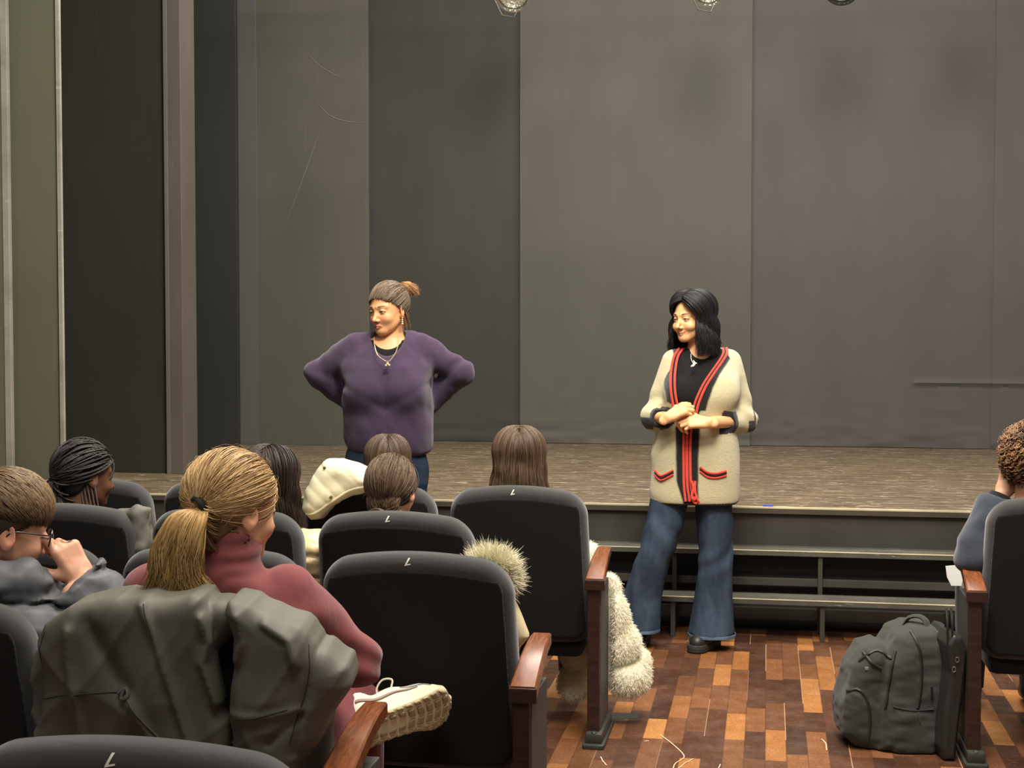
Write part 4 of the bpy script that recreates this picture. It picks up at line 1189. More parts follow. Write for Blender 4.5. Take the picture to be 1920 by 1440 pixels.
    # jeans with wide legs
    legs = [[(0.062, 0.088, -0.005, 0.108, 0.095), (0.20, 0.092, 0.0, 0.093, 0.090), (0.30, 0.096, 0.0, 0.084, 0.084), (0.385, 0.098, -0.004, 0.079, 0.080), (0.45, 0.100, -0.004, 0.078, 0.080), (0.55, 0.100, 0.0, 0.081, 0.088), (0.70, 0.092, 0.012, 0.088, 0.098), (0.86, 0.085, 0.02, 0.092, 0.105)],
            [(0.075, -0.245, 0.055, 0.096, 0.095), (0.236, -0.232, 0.05, 0.089, 0.088), (0.32, -0.212, 0.03, 0.086, 0.084), (0.40, -0.190, 0.01, 0.084, 0.082), (0.46, -0.168, 0.0, 0.083, 0.082), (0.534, -0.146, 0.0, 0.086, 0.088), (0.70, -0.108, 0.012, 0.088, 0.098), (0.86, -0.085, 0.02, 0.086, 0.105)]]
    def jeans(p):
        d = loft(p, [(0.70, -0.01, 0.02, 0.06, 0.09), (0.78, -0.004, 0.02, 0.165, 0.115), (0.95, 0.0, 0.02, 0.16, 0.11)], 2.3)
        for i, k in enumerate(legs):
            g = loft(p, k, 2.2)
            dx = p[:, 0] - np.interp(p[:, 2], [u[0] for u in k], [u[1] for u in k])
            g = g + 0.0035 * np.sin(p[:, 2] * 46 + dx * (34 if i else -34) + 3 * noise(p, 7, 12 + i)) * sstep(0.12, 0.4, p[:, 2]) * np.exp(-((p[:, 2] - 0.48) / 0.16) ** 2)
            g = g + 0.005 * noise(p * [3, 3, 1], 6, 33)
            g = smax(g, -loft(p, [(k[0][0] - 0.1,) + tuple(k[0][1:3]) + (k[0][3] - 0.009, k[0][4] - 0.009), (k[0][0] + 0.10,) + tuple(k[0][1:3]) + (k[0][3] - 0.040, k[0][4] - 0.036)], 2.2), 0.003)
            d = smin(d, g, 0.012)
        return d
    jo = sdfobj('jeans', jeans, (-0.36, -0.14, 0.05), (0.22, 0.17, 0.96), 0.006, M_denim, r)
    M_hem = denim('denim_hem', (62, 80, 104), (108, 124, 142))
    for k in legs:
        a = np.linspace(0, 2 * np.pi, 60)
        ca, sa = np.cos(a), np.sin(a)
        q = np.stack([k[0][1] + np.sign(ca) * np.abs(ca) ** (2 / 2.2) * (k[0][3] + 0.001), k[0][2] + np.sign(sa) * np.abs(sa) ** (2 / 2.2) * (k[0][4] + 0.001), np.full(60, k[0][0] + 0.006)], -1)
        MB().tube(q, 0.0065, 6, cap=False, sq=(0.4, 1.3)).build('hem', M_hem, jo)
        for sx in (-1, 1):          # side seams
            zz = np.linspace(k[0][0] + 0.01, 0.68, 40)
            kx = np.array(k)
            q = np.stack([np.interp(zz, kx[:, 0], kx[:, 1]) + sx * (np.interp(zz, kx[:, 0], kx[:, 3]) - 0.006), np.interp(zz, kx[:, 0], kx[:, 2]) - 0.035, zz], -1)
            q[:, 0] -= sx * 0.004
    # chunky black shoes
    for (cx, cy, ang) in ((0.060, 0.0, math.radians(34)), (-0.235, 0.10, math.radians(15))):
        R_ = rotz(-ang)
        def shoe(p):
            q = (p - V(cx, cy, 0)) @ R_
            d = chain(q, [(0, 0.06, 0.10), (0, 0.06, 0.065), (0, -0.01, 0.062), (0, -0.055, 0.046), (0, -0.088, 0.040)], [0.036, 0.042, 0.042, 0.038, 0.034], 0.03)
            return smax(d, 0.03 - p[:, 2], 0.004)
        def sole(p):
            q = (p - V(cx, cy, 0)) @ R_
            d2 = chain(q * [1, 1, 0], [(0, 0.075, 0), (0, -0.02, 0), (0.0, -0.09, 0)], [0.040, 0.041, 0.046], 0.02)
            gr = 0.002 * (np.sin(p[:, 2] * 500) > 0.3)
            return smax(d2 + gr, np.abs(p[:, 2] - 0.019) - 0.018, 0.004)
        s_ = sdfobj('shoe', shoe, (cx - 0.13, cy - 0.18, 0.0), (cx + 0.13, cy + 0.16, 0.16), 0.006, M_boot, r)
        sdfobj('sole', sole, (cx - 0.14, cy - 0.19, -0.006), (cx + 0.14, cy + 0.17, 0.05), 0.005, plain('rubber_sole', (44, 42, 38), 0.7), s_)
    # charm on a fine cord
    cd = MB().tube(spline([(-0.022, -0.055, 1.375), (-0.025, -0.09, 1.352), (-0.020, -0.115, 1.335)], 14), 0.0012, 5).build('necklace', M_bead, r)
    ch = MB()
    ch.tube(spline([(-0.032, -0.135, 1.318), (-0.022, -0.139, 1.323), (-0.012, -0.138, 1.334), (-0.004, -0.137, 1.331)], 12), [0.002, 0.004, 0.005, 0.006, 0.006, 0.006, 0.0055, 0.005, 0.004, 0.003, 0.002, 0.001], 8)
    ch.tube(spline([(-0.020, -0.140, 1.326), (-0.018, -0.141, 1.340), (-0.022, -0.139, 1.347)], 6), [0.005, 0.0045, 0.004, 0.003, 0.002, 0.001], 6)
    ch.build('pendant', M_bead, cd)
    # hair: centre parting, falls past the shoulders
    rng = np.random.default_rng(9)
    hair_cap('hair_base', H, (14, 13, 13), M_hairdark, r, 0.002, h=0.004, shift=-0.056)
    N = 3600; K = 20
    t = np.linspace(0, 1, K)[None]
    az = rng.uniform(0, 1, N)
    side = np.where(rng.uniform(0, 1, N) < 0.5, -1.0, 1.0)
    # azimuth of the equator point, measured from straight ahead
    phi = side * (0.95 + az * (math.pi - 0.95))
    y0 = 0.80 - az * 1.47
    d0 = np.stack([side * 0.03 - 0.15 + 0 * az, y0, np.sqrt(np.clip(1 - y0 ** 2, 0.05, 1))], -1) + rng.normal(size=(N, 3)) * 0.02
    d1 = np.stack([np.sin(phi), np.cos(phi), np.full(N, -0.12)], -1)
    ly = rng.uniform(0, 1, (N, 1))
    s1 = np.clip(t / 0.5, 0, 1)
    D = slerp(d0[:, None], d1[:, None], s1[..., None])
    bulge = 0.008 + 0.014 * ly + 0.012 * np.sin(s1 * math.pi) + (0.012 * (phi < 0))[:, None] * s1
    Pq = SKULL_C + D * (SKULL_R + bulge[..., None])
    W = H.out(Pq)
    fall = np.clip((t - 0.5) / 0.5, 0, 1)
    L = (0.125 + 0.070 * rng.uniform(0, 1, (N, 1)))
    W[:, :, 2] -= fall * L
    outw = (W - H.c) * [1, 1, 0]; outw /= np.linalg.norm(outw, axis=2, keepdims=True)
    W += outw * (fall * 0.012 + 0.007 * np.sin(fall * 9 + rng.uniform(0, 1.2, (N, 1)) + phi[:, None] * 4))[..., None]
    W += (0.0035 * rng.normal(size=(N, 1, 3))) * fall[..., None]
    W[:, :, 1] += np.clip(fall, 0, 1) * 0.015 * (W[:, :, 1] > -0.02)
    strand_mesh('hair', W, taper(N, K, 0.0018, 0.35, rng), M_hair, r, hair_cols(N, (12, 10, 11), (40, 35, 34), rng), H.c)
    return r
woman_cardigan()
# ================================================================== THE AUDIENCE
CY, SY_ = math.cos(YAW), math.sin(YAW)
def spot(u, D):
    lat = (u - 960) / 2700.0 * D
    return (-D * SY_ + lat * CY, D * CY + lat * SY_, 0.0)
def zat(v, D): return 1.5 - (v - 612) / 2700.0 * D
def seated(label, u, D, vhead, phi, skin, top_mat, leg_mat, k=0.96, pitch=-6, roll=0, turn=0.0, shw=0.17, hh=0.0035, arms=None, hands=(), top_extra=None, leg_extra=None, body_extra=None,
           group='people seated in the rows', bh=0.011, th=0.009, top_name='top', neck=0.048, lean=0.15, eyes=True, top_grow=0.0, tfold=0.004, drop=0.155, nocap=False, top_box=None, cuff=0.88):
    """person in a seat: head at pixel column u / row vhead and distance D; phi = how far the face turns to the right of straight away"""
    x, y, _ = spot(u, D)
    r = empty('person', (x, y, 0), YAW, label, 'person', group)
    hz = zat(vhead, D)
    H = Head((0, 0, hz), frame(-math.radians(phi), math.radians(pitch), math.radians(roll)), k, eye=0.003)
    fb = math.radians(10 + turn); F = V(math.sin(fb), math.cos(fb), 0); Rr = V(math.cos(fb), -math.sin(fb), 0); U = V(0, 0, 1)
    hF = V(math.sin(math.radians(phi)), math.cos(math.radians(phi)), 0)
    N0 = V(0, 0, hz) - U * drop - F * 0.005 - hF * 0.025
    pel = N0 + F * (lean + 0.02); pel[2] = 0.50
    def P(a, b, c): return N0 + Rr * a + F * b + U * c
    SLf, SRt = P(-shw, 0.0, -0.055), P(shw, 0.0, -0.055)
    if arms is None:
        arms = [(SLf, P(-shw - 0.055, 0.09, -0.30), P(-shw + 0.06, 0.30, -0.36)), (SRt, P(shw + 0.055, 0.09, -0.30), P(shw - 0.06, 0.30, -0.36))]
    knees = [(pel + Rr * s * 0.09, pel + Rr * s * 0.11 + F * 0.40 + U * 0.02, pel + Rr * s * 0.12 + F * 0.40 - U * 0.42) for s in (-1, 1)]
    if leg_extra: knees = leg_extra(pel, Rr, F, U)
    M3 = np.stack([Rr, F, U], 1)
    def torso(p, g):
        c = V(0, 0, 0)
        z = p[:, 2]; top = N0[2]
        f = np.clip((top - z) / (top - 0.45), 0, 1)
        cen = N0[None] + (pel - N0)[None] * f[:, None]
        q = (p - cen) @ M3
        qq = np.stack([q[:, 0], q[:, 1], z], 1)
        Hh = top - 0.45
        return loft(qq, [(0.44, 0, 0.0, 0.15 + g, 0.11 + g), (0.45 + Hh * 0.35, 0, 0, 0.145 + g, 0.105 + g), (0.45 + Hh * 0.7, 0, 0, shw - 0.005 + g, 0.11 + g), (top - 0.07, 0, 0, shw + g, 0.085 + g), (top - 0.025, 0, 0, shw * 0.72 + g, 0.065 + g), (top + 0.012 + g * 0.6, 0, 0, 0.06 + g, 0.055 + g)], 2.3)
    def full(p):
        d = H.sdf(p, eyes)
        d = smin(d, capd(p, H.out((0, -0.034, -0.052)), N0 - U * 0.03, neck, neck + 0.006), 0.016)
        d = smin(d, torso(p, -0.012), 0.03)
        for a in arms: d = smin(d, chain(p, a, [0.040, 0.034, 0.025]), 0.02)
        for a in knees: d = smin(d, chain(p, a, [0.075, 0.055, 0.038]), 0.02)
        for h in hands: d = smin(d, h.sdf(p), 0.008)
        if body_extra: d = body_extra(p, d)
        return d
    zc = hz - 0.16
    regs = [((-0.15, -0.15, zc), (0.15, 0.15, hz + 0.15), hh)]
    fine = [(h.box(0.035)) for h in hands]
    for lo, hi in fine: regs.append((lo, hi, 0.0032))
    parts = [surf(full, *g) for g in regs]
    allp = np.array([N0] + [q for a in arms for q in a] + [q for a in knees for q in a])
    lo = allp.min(0) - 0.13; hi = allp.max(0) + 0.13; hi[2] = zc + 0.02; lo[2] = 0.03
    def coarse(p):
        d = full(p) + 0.001
        for l_, h_ in fine:
            c_ = (l_ + h_) / 2; d = smax(d, -rbx(p, c_, (h_ - l_) / 2 - 0.022, 0.001), 0.001)
        return d
    parts.append(surf(coarse, lo, hi, bh))
    v, q = join(parts)
    link('body', v, q, M_skin, r, True, skin_color(H, v, skin, redden=0.9 if skin[0] > 150 else 0.1, lip=(170, 90, 80) if skin[0] > 150 else (92, 52, 46)))
    info = dict(r=r, H=H, N0=N0, P=P, arms=arms, M3=M3, F=F, Rr=Rr, pel=pel, D=D, u=u)
    def top(p):
        d = torso(p, 0.014 + top_grow)
        for a in arms:
            a = [V(*q) for q in a]
            w_ = lerp(a[1], a[2], cuff)
            ax = (w_ - a[1]) / np.linalg.norm(w_ - a[1])
            c = chain(p, [lerp(a[0], N0 - U * 0.05, 0.15), a[1], w_], [0.062 + top_grow, 0.054 + top_grow, 0.043 + top_grow], 0.03)
            c = smax(c, (p - w_) @ ax, 0.004)
            d = smin(d, c, 0.03)
        d = d + tfold * noise(p, 11, 5) + tfold * 0.6 * noise(p * [1.5, 1.5, 0.8], 23, 6)
        if top_extra: d = top_extra(p, d, info)
        d = smax(d, -capd(p, N0 - U * 0.02, N0 + U * 0.22 + hF * 0.03, 0.058, 0.066), 0.006)
        d = smax(d, -torso(p, 0.002), 0.002)
        return d
    ta = np.array([N0] + [q for a in arms for q in a] + [pel])
    lo = ta.min(0) - 0.14; hi = ta.max(0) + 0.14; lo[2] = max(lo[2], 0.42); hi[2] = N0[2] + 0.12
    if top_box: lo, hi = np.minimum(lo, top_box[0]), np.maximum(hi, top_box[1])
    t_ = sdfobj(top_name, top, lo, hi, th, top_mat, r)
    def trousers(p):
        d = None
        for a in knees:
            c = chain(p, a, [0.092, 0.070, 0.052]); d = c if d is None else smin(d, c, 0.02)
        d = smin(d, ell(p, pel, (0.17, 0.13, 0.09), M3), 0.03)
        return d + 0.003 * noise(p, 20, 3)
    ka = np.array([q for a in knees for q in a] + [pel]); lo = ka.min(0) - 0.2; hi = ka.max(0) + 0.15; lo[2] = max(lo[2], 0.075)
    sdfobj('trousers', trousers, lo, hi, 0.012, leg_mat, r)
    for a in knees:
        f0 = V(*a[2])
        if f0[2] < 0.2:
            def shoe(p):
                d = chain(p, [f0 * [1, 1, 0] + U * 0.07, f0 * [1, 1, 0] + F * 0.14 + U * 0.04], [0.048, 0.036], 0.03)
                return smax(d, 0.002 - p[:, 2], 0.004)
            sdfobj('shoe', shoe, f0 * [1, 1, 0] - V(0.12, 0.12, 0), f0 * [1, 1, 0] + V(0.2, 0.22, 0.16), 0.012, M_boot, r)
    info['top'] = t_
    return info
def loose_hair(info, N, K, L, rng, c1, c2, rad, lo_az=1.2, wave=0.004, layers=0.02, cap=None, front=0.6, name='hair', gather=0.0, behind=0.0, spread=0.010):
    H, r = info['H'], info['r']
    hair_cap('hair_base', H, cap or c1, M_hairdark, r, 0.004, h=0.006, shift=-0.012)
    t = np.linspace(0, 1, K)[None]
    az = rng.uniform(0, 1, N) ** 0.85; side = np.where(rng.uniform(0, 1, N) < 0.5, -1.0, 1.0)
    phi = side * (lo_az + az * (math.pi - lo_az))
    y0 = front - az * 1.35
    d0 = np.stack([side * 0.03 + 0 * az, y0, np.sqrt(np.clip(1 - y0 ** 2, 0.05, 1))], -1) + rng.normal(size=(N, 3)) * 0.02
    d1 = np.stack([np.sin(phi), np.cos(phi), np.full(N, -0.15)], -1)
    ly = rng.uniform(0, 1, (N, 1))
    s1 = np.clip(t / 0.5, 0, 1)
    D = slerp(d0[:, None], d1[:, None], s1[..., None])
    bulge = 0.005 + layers * ly + 0.010 * np.sin(s1 * math.pi)
    W = H.out(SKULL_C + D * (SKULL_R + bulge[..., None]))
    fall = np.clip((t - 0.5) / 0.5, 0, 1)
    W[:, :, 2] -= fall * L * rng.uniform(0.85, 1.1, (N, 1))
    cen = H.out((0, -0.03, 0))
    outw = (W - cen) * [1, 1, 0]; nr = np.linalg.norm(outw, axis=2, keepdims=True); outw = outw / nr
    W += outw * (fall * (spread - gather) + wave * np.sin(fall * 10 + rng.uniform(0, 1.5, (N, 1)) + phi[:, None] * 3))[..., None]
    W += 0.003 * rng.normal(size=(N, 1, 3)) * fall[..., None]
    return strand_mesh(name, W, taper(N, K, rad, 0.35, rng), M_hair, r, hair_cols(N, c1, c2, rng), H.c)

M_burg = fabric('burgundy_sweatshirt', (124, 66, 66), 800, 0.16, 0.95, 0.25, 0.3, 0.0015, big=0.35, bigscale=7, bigdist=0.03)
M_burg2 = fabric('burgundy_joggers', (112, 56, 58), 800, 0.16, 0.95, 0.2, 0.3, 0.0015)
M_blackcl = fabric('black_cotton', (30, 30, 32), 700, 0.15, 0.95, 0.15)
M_greycl = fabric('grey_cotton', (74, 76, 80), 700, 0.15, 0.95, 0.15)
M_gold_puff = None
def shiny(name, rgb, rough=0.4, sheen=0.0, scale=11, amt=0.6, dist=0.02, hi=1.25, co=(1, 1, 1)):
    m = Mat(name, rough, 0.3); c = m.co(co); b = lin(*rgb)
    nz = m.noise(c, scale, 2.0, 0.45, 0.0)
    m.col(m.ramp(nz, [(0.35, b), (0.7, tuple(min(1, x * hi) for x in b))]))
    p = m.bump(nz, amt, dist)
    m.bump(m.noise(m.co(), 600, 2), 0.1, 0.001, p)
    return m.m
M_puffdark = shiny('charcoal_nylon', (82, 83, 86), 0.55, scale=26, amt=0.35, dist=0.006)
M_puffgold = shiny('champagne_nylon', (206, 184, 140), 0.3, scale=30, amt=0.6, dist=0.01)
M_denimshirt = fabric('blue_grey_cord', (50, 55, 65), 500, 0.3, 0.9, 0.3, 0.5, 0.002)

# --- girl with the ponytail, nearest the middle of the photo
def ponytail_girl():
    u, D = 435, 3.15
    kx = D / 2700.0
    def arms_for():
        return [((-0.208, 0.02, 0.918), (-0.270, 0.12, 0.70), (-0.12, 0.33, 0.66)), ((0.145, -0.02, 0.925), (0.262, 0.06, 0.745), (0.20, 0.31, 0.735))]
    def extra(p, d, info):
        # stand-up collar
        N = info['N0']
        c0, c1 = N + V(0.004, 0.0, 0.0), N + V(0.012, 0.01, 0.088)
        ring = capd(p, c0, c1, 0.079, 0.070)
        ring = smax(ring, (p - c1) @ V(0.12, 0.35, 0.93), 0.008)
        d = smin(d, ring + 0.0025 * np.sin(p[:, 2] * 160 + 3 * noise(p, 15, 2)), 0.018)
        # drag lines from the shoulder to the back
        f = np.sin((p[:, 2] * 30 + p[:, 0] * 22) + 2.2 * noise(p, 5, 7))
        d = d + 0.005 * f * np.exp(-((p[:, 2] - 0.86) / 0.09) ** 2) * (p[:, 1] < 0.05)
        e = V(0.262, 0.06, 0.745)
        w8 = np.exp(-(np.linalg.norm(p - e, axis=1) / 0.10) ** 2)
        return d + 0.006 * w8 * np.sin((p - e) @ V(0.4, 0.2, 0.9) * 95)
    def legs(pel, Rr, F, U):
        return [(pel - Rr * 0.09, pel - Rr * 0.20 + F * 0.36 + U * 0.08, V(0.205, 0.470, 0.560)),
                (pel + Rr * 0.09, pel + Rr * 0.10 + F * 0.40 + U * 0.02, pel + Rr * 0.10 + F * 0.42 - U * 0.40)]
    info = seated('girl in a burgundy sweatshirt with a long dark blond ponytail', u, D, 954, 44, (226, 176, 140), M_burg, M_burg2, k=1.035, pitch=-8, roll=2, turn=4, shw=0.185,
                  arms=arms_for(), top_extra=extra, leg_extra=legs, hh=0.0032, th=0.0065, top_name='sweatshirt', drop=0.150, tfold=0.003)
    H, r = info['H'], info['r']
    H.eyeballs(r, (70, 60, 50))
    rng = np.random.default_rng(21)
    hair_cap('hair_base', H, (104, 80, 50), M_hairdark, r, 0.003, h=0.004, shift=-0.006)
    tie = V(0.40, -0.90, -0.33)
    N = 5200
    P_ = swept(H, N, tie, rng, 0.001, 0.014, 16, shift=-0.002, wob=0.0012)
    P_ = np.concatenate([P_, nape(H, 1300, tie, rng, 16)]); N = len(P_)
    q0 = P_[:, 0]
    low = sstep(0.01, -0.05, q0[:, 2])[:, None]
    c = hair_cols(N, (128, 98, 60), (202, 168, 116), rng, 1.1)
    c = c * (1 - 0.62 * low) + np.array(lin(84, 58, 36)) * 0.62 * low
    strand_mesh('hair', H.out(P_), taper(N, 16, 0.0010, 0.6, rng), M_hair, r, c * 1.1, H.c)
    # band
    T = H.out(on_skull(tie / np.linalg.norm(tie), 0.006))
    a = np.linspace(0, 2 * np.pi, 30)
    ax = V(-0.62, -0.62, -0.25); ax /= np.linalg.norm(ax)
    e1 = np.cross(ax, V(0, 0, 1)); e1 /= np.linalg.norm(e1); e2 = np.cross(ax, e1)
    pb = MB()
    for o_ in (-0.006, 0.002, 0.010):
        pb.tube(T + ax * o_ + (np.cos(a)[:, None] * e1 * 0.0195 + np.sin(a)[:, None] * e2 * 0.024), 0.0052, 6, cap=False)
    pb.build('hair_band', plain('black_elastic', (20, 20, 22), 0.6), r)
    # tail
    N = 6500; K = 22; t = np.linspace(0, 1, K)[None]
    path = spline([T, T + V(-0.018, -0.032, -0.012), T + V(-0.036, -0.046, -0.060), T + V(-0.046, -0.044, -0.120), T + V(-0.044, -0.036, -0.235)], K)
    an = rng.uniform(0, 6.28, (N, 1)); rr = rng.uniform(0, 1, (N, 1)) ** 0.5
    wd = np.interp(t, [0, 0.1, 0.3, 0.6, 0.85, 1.0], [0.013, 0.022, 0.038, 0.049, 0.052, 0.040])
    ofs = np.stack([np.cos(an) * rr * wd * 1.05, np.sin(an) * rr * wd * 0.55 + 0 * t, 0 * t + np.sin(an * 2) * 0.008 * np.sin(t * 3.1)], -1)
    W = path[None] + ofs
    end = rng.uniform(0.0, 1.0, (N, 1)) ** 0.45 * 0.42 + 0.56                          # uneven ends
    te = t * end
    idx = te * (K - 1); i0 = np.clip(idx.astype(int), 0, K - 2); fr = (idx - i0)[..., None]
    W = np.take_along_axis(W, i0[..., None].repeat(3, 2), 1) * (1 - fr) + np.take_along_axis(W, (i0 + 1)[..., None].repeat(3, 2), 1) * fr
    cl = rng.integers(0, 40, N); cph = rng.uniform(0, 6.28, 40)[cl][:, None]
    W[:, :, 0] += 0.010 * np.sin(te * 6 + cph) * te + np.clip(te - 0.78, 0, 1) * 0.30 * np.sin(cph * 3)
    W[:, :, 1] += 0.009 * np.cos(te * 7 + cph * 2) * te
    W[:, :, 0] += np.clip(te - 0.78, 0, 1) ** 1.0 * 0.12 * (rng.uniform(0, 1, (N, 1)) < 0.25)
    tint = np.random.default_rng(3).uniform(0, 1, 40)[cl][:, None]
    c = np.array(lin(122, 90, 50)) * (1 - tint) + np.array(lin(206, 170, 108)) * tint
    c = c * rng.uniform(0.8, 1.2, (N, 1))
    tt = te[..., None]
    c = c[:, None] * (1 - 0.35 * tt ** 1.5) 
    strand_mesh('ponytail', W, taper(N, K, 0.00095, 0.25, rng), M_hair, r, c * 1.15, path.mean(0))
    # flyaways
    N = 90; K = 10; t = np.linspace(0, 1, K)[None, :, None]
    d0 = scalp_dirs(N, rng, lambda q: H.hairline(q) > 0.01)
    d1 = d0 + rng.normal(size=(N, 3)) * 0.25 + V(0, -0.3, 0)
    Q = SKULL_C + slerp(d0[:, None], d1[:, None], t) * (SKULL_R + 0.010 + 0.008 * np.sin(t * 2.6))
    strand_mesh('flyaway_hair', H.out(Q), taper(N, K, 0.00028, 0.3, rng), M_hair, r, hair_cols(N, (150, 116, 70), (210, 180, 130), rng), H.c)
    return info
PG = ponytail_girl()

# --- her trainer: crossed leg, sole towards us
def trainer(info):
    r = info['r']
    o = V(0.352, 0.365, 0.528)
    ty = V(0.735, 0.50, 0.12); ty /= np.linalg.norm(ty)
    up = V(-0.12, 0.90, 0.32); up = up - ty * (up @ ty); up /= np.linalg.norm(up)
    R_ = np.stack([np.cross(ty, up), ty, up], 1)
    M_up = fabric('trainer_leather', (222, 218, 196), 300, 0.05, 0.6, 0.05, 0.15, 0.001)
    M_mid = plain('trainer_foam', (224, 214, 178), 0.6)
    M_out = plain('trainer_tread', (168, 150, 112), 0.6)
    M_acc = plain('trainer_mauve', (150, 122, 112), 0.6)
    M_sil = plain('trainer_silver', (150, 152, 150), 0.35, 0.5)
    yk = [-0.135, -0.10, -0.04, 0.03, 0.09, 0.125, 0.142]; wk = [0.029, 0.044, 0.041, 0.045, 0.058, 0.045, 0.016]; ck = [0, 0, 0.003, 0.004, 0.0, -0.006, -0.010]
    def out2(q, g=0.0):
        w_ = np.interp(q[:, 1], yk, wk); c_ = np.interp(q[:, 1], yk, ck)
        return np.maximum(np.abs(q[:, 0] - c_) - w_ - g, np.maximum(-0.138 - g - q[:, 1], q[:, 1] - 0.144 - g))
    def zb(q): return 0.018 * np.clip((q[:, 1] - 0.05) / 0.09, 0, 1) ** 2 + 0.010 * np.clip((-0.09 - q[:, 1]) / 0.045, 0, 1) ** 2
    def mid(p):
        q = (p - o) @ R_
        th_ = 0.040 - 0.012 * np.clip((q[:, 1] + 0.02) / 0.15, 0, 1)
        d = smax(out2(q, 0.004), np.abs(q[:, 2] - zb(q) - th_ / 2) - th_ / 2, 0.010)
        return d + 0.0012 * (np.sin(q[:, 2] * 700) > 0.5) * (q[:, 1] < -0.06)
    lo, hi = o - 0.19, o + 0.19
    sh = sdfobj('trainer', mid, lo, hi, 0.0032, M_mid, r); sh['label'] = 'white chunky trainer with beige tread'
    def outs(p):
        q = (p - o) @ R_
        d = smax(out2(q, 0.0), np.abs(q[:, 2] - zb(q) + 0.0005) - 0.0035, 0.002)
        # rounded grooves: across the forefoot, a hollow in the arch
        g = np.sin(q[:, 1] * 2 * np.pi / 0.026 + 2.5 * (q[:, 0] / 0.04) ** 2 + 0.6)
        gx = np.sin(q[:, 0] * 2 * np.pi / 0.030 + 0.8)
        gro = np.maximum(g - 0.55, gx - 0.72) * 0.006
        d = smax(d, gro, 0.001)
        hol = ell(q, (0.004, -0.045, 0.0), (0.015, 0.060, 0.02))
        return smax(d, -hol, 0.002)
    sdfobj('outsole', outs, lo, hi, 0.0026, M_out, sh)
    def upp(p):
        q = (p - o) @ R_
        d = chain(q, [(0, -0.085, 0.062), (0.002, 0.0, 0.062), (0.0, 0.07, 0.046), (-0.004, 0.108, 0.040)], [0.044, 0.043, 0.043, 0.036], 0.03)
        d = smin(d, capd(q, (0, -0.09, 0.06), (0, -0.075, 0.11), 0.034, 0.036), 0.02)
        d = smax(d, 0.030 - q[:, 2], 0.004)
        return smax(d, -capd(q, (0, -0.075, 0.085), (0, -0.07, 0.16), 0.030, 0.032), 0.003)
    sdfobj('trainer_upper', upp, lo, hi, 0.0034, M_up, sh)
    def on_upper(pts, lift=0.001, n=26):
        q = spline(pts, n) @ R_.T + o
        c = o + R_ @ V(0, 0.0, 0.055)
        for _ in range(60):
            dirv = q - (o + ((q - o) @ ty)[:, None] * ty + up * 0.055); dirv /= np.linalg.norm(dirv, axis=1)[:, None] + 1e-9
            q = q - dirv * np.clip(upp(q) - lift, -0.003, 0.003)[:, None] * 0.6
        return q
    ac = MB()
    for sx in (-1, 1):
        ac.tube(on_upper([(sx * 0.05, -0.10, 0.085), (sx * 0.05, -0.06, 0.062), (sx * 0.05, 0.0, 0.056), (sx * 0.05, 0.06, 0.052)]), np.linspace(0.009, 0.003, 26), 6, sq=(1, 0.3))
    ac.build('side_overlay', M_acc, sh)
    for sx in (-1, 1):
        sv = MB(); sv.tube(on_upper([(sx * 0.05, 0.02, 0.07), (sx * 0.05, 0.055, 0.060), (sx * 0.04, 0.095, 0.056), (sx * 0.015, 0.125, 0.056)]), 0.003, 6, sq=(1, 0.4))
        sv.build('toe_overlay', M_sil, sh)
    lc = MB()
    for y_ in (-0.01, 0.012, 0.034, 0.056):
        lc.tube(np.array([(x_, y_ + 0.012 * abs(x_) / 0.02, 0.105 - 0.24 * max(y_, 0) - 9 * x_ * x_) for x_ in np.linspace(-0.022, 0.022, 8)]) @ R_.T + o, 0.0026, 6)
    lc.tube(spline([(0.0, -0.01, 0.105), (0.018, -0.012, 0.128), (0.040, 0.006, 0.132), (0.048, 0.022, 0.112), (0.034, 0.014, 0.100)], 24) @ R_.T + o, 0.0026, 6)
    lc.tube(spline([(0.0, -0.01, 0.105), (-0.018, -0.002, 0.124), (-0.040, 0.012, 0.118), (-0.038, 0.022, 0.098)], 20) @ R_.T + o, 0.0026, 6)
    lc.build('laces', plain('lace_cotton', (232, 226, 204), 0.9), sh)
    MB().tube(spline([np.array((0, -0.082, 0.06)) @ R_.T + o, np.array((0, -0.085, 0.12)) @ R_.T + o, V(0.205, 0.47, 0.565)], 10), [0.032] * 10, 12).build('sock', M_blackcl, sh)
trainer(PG)

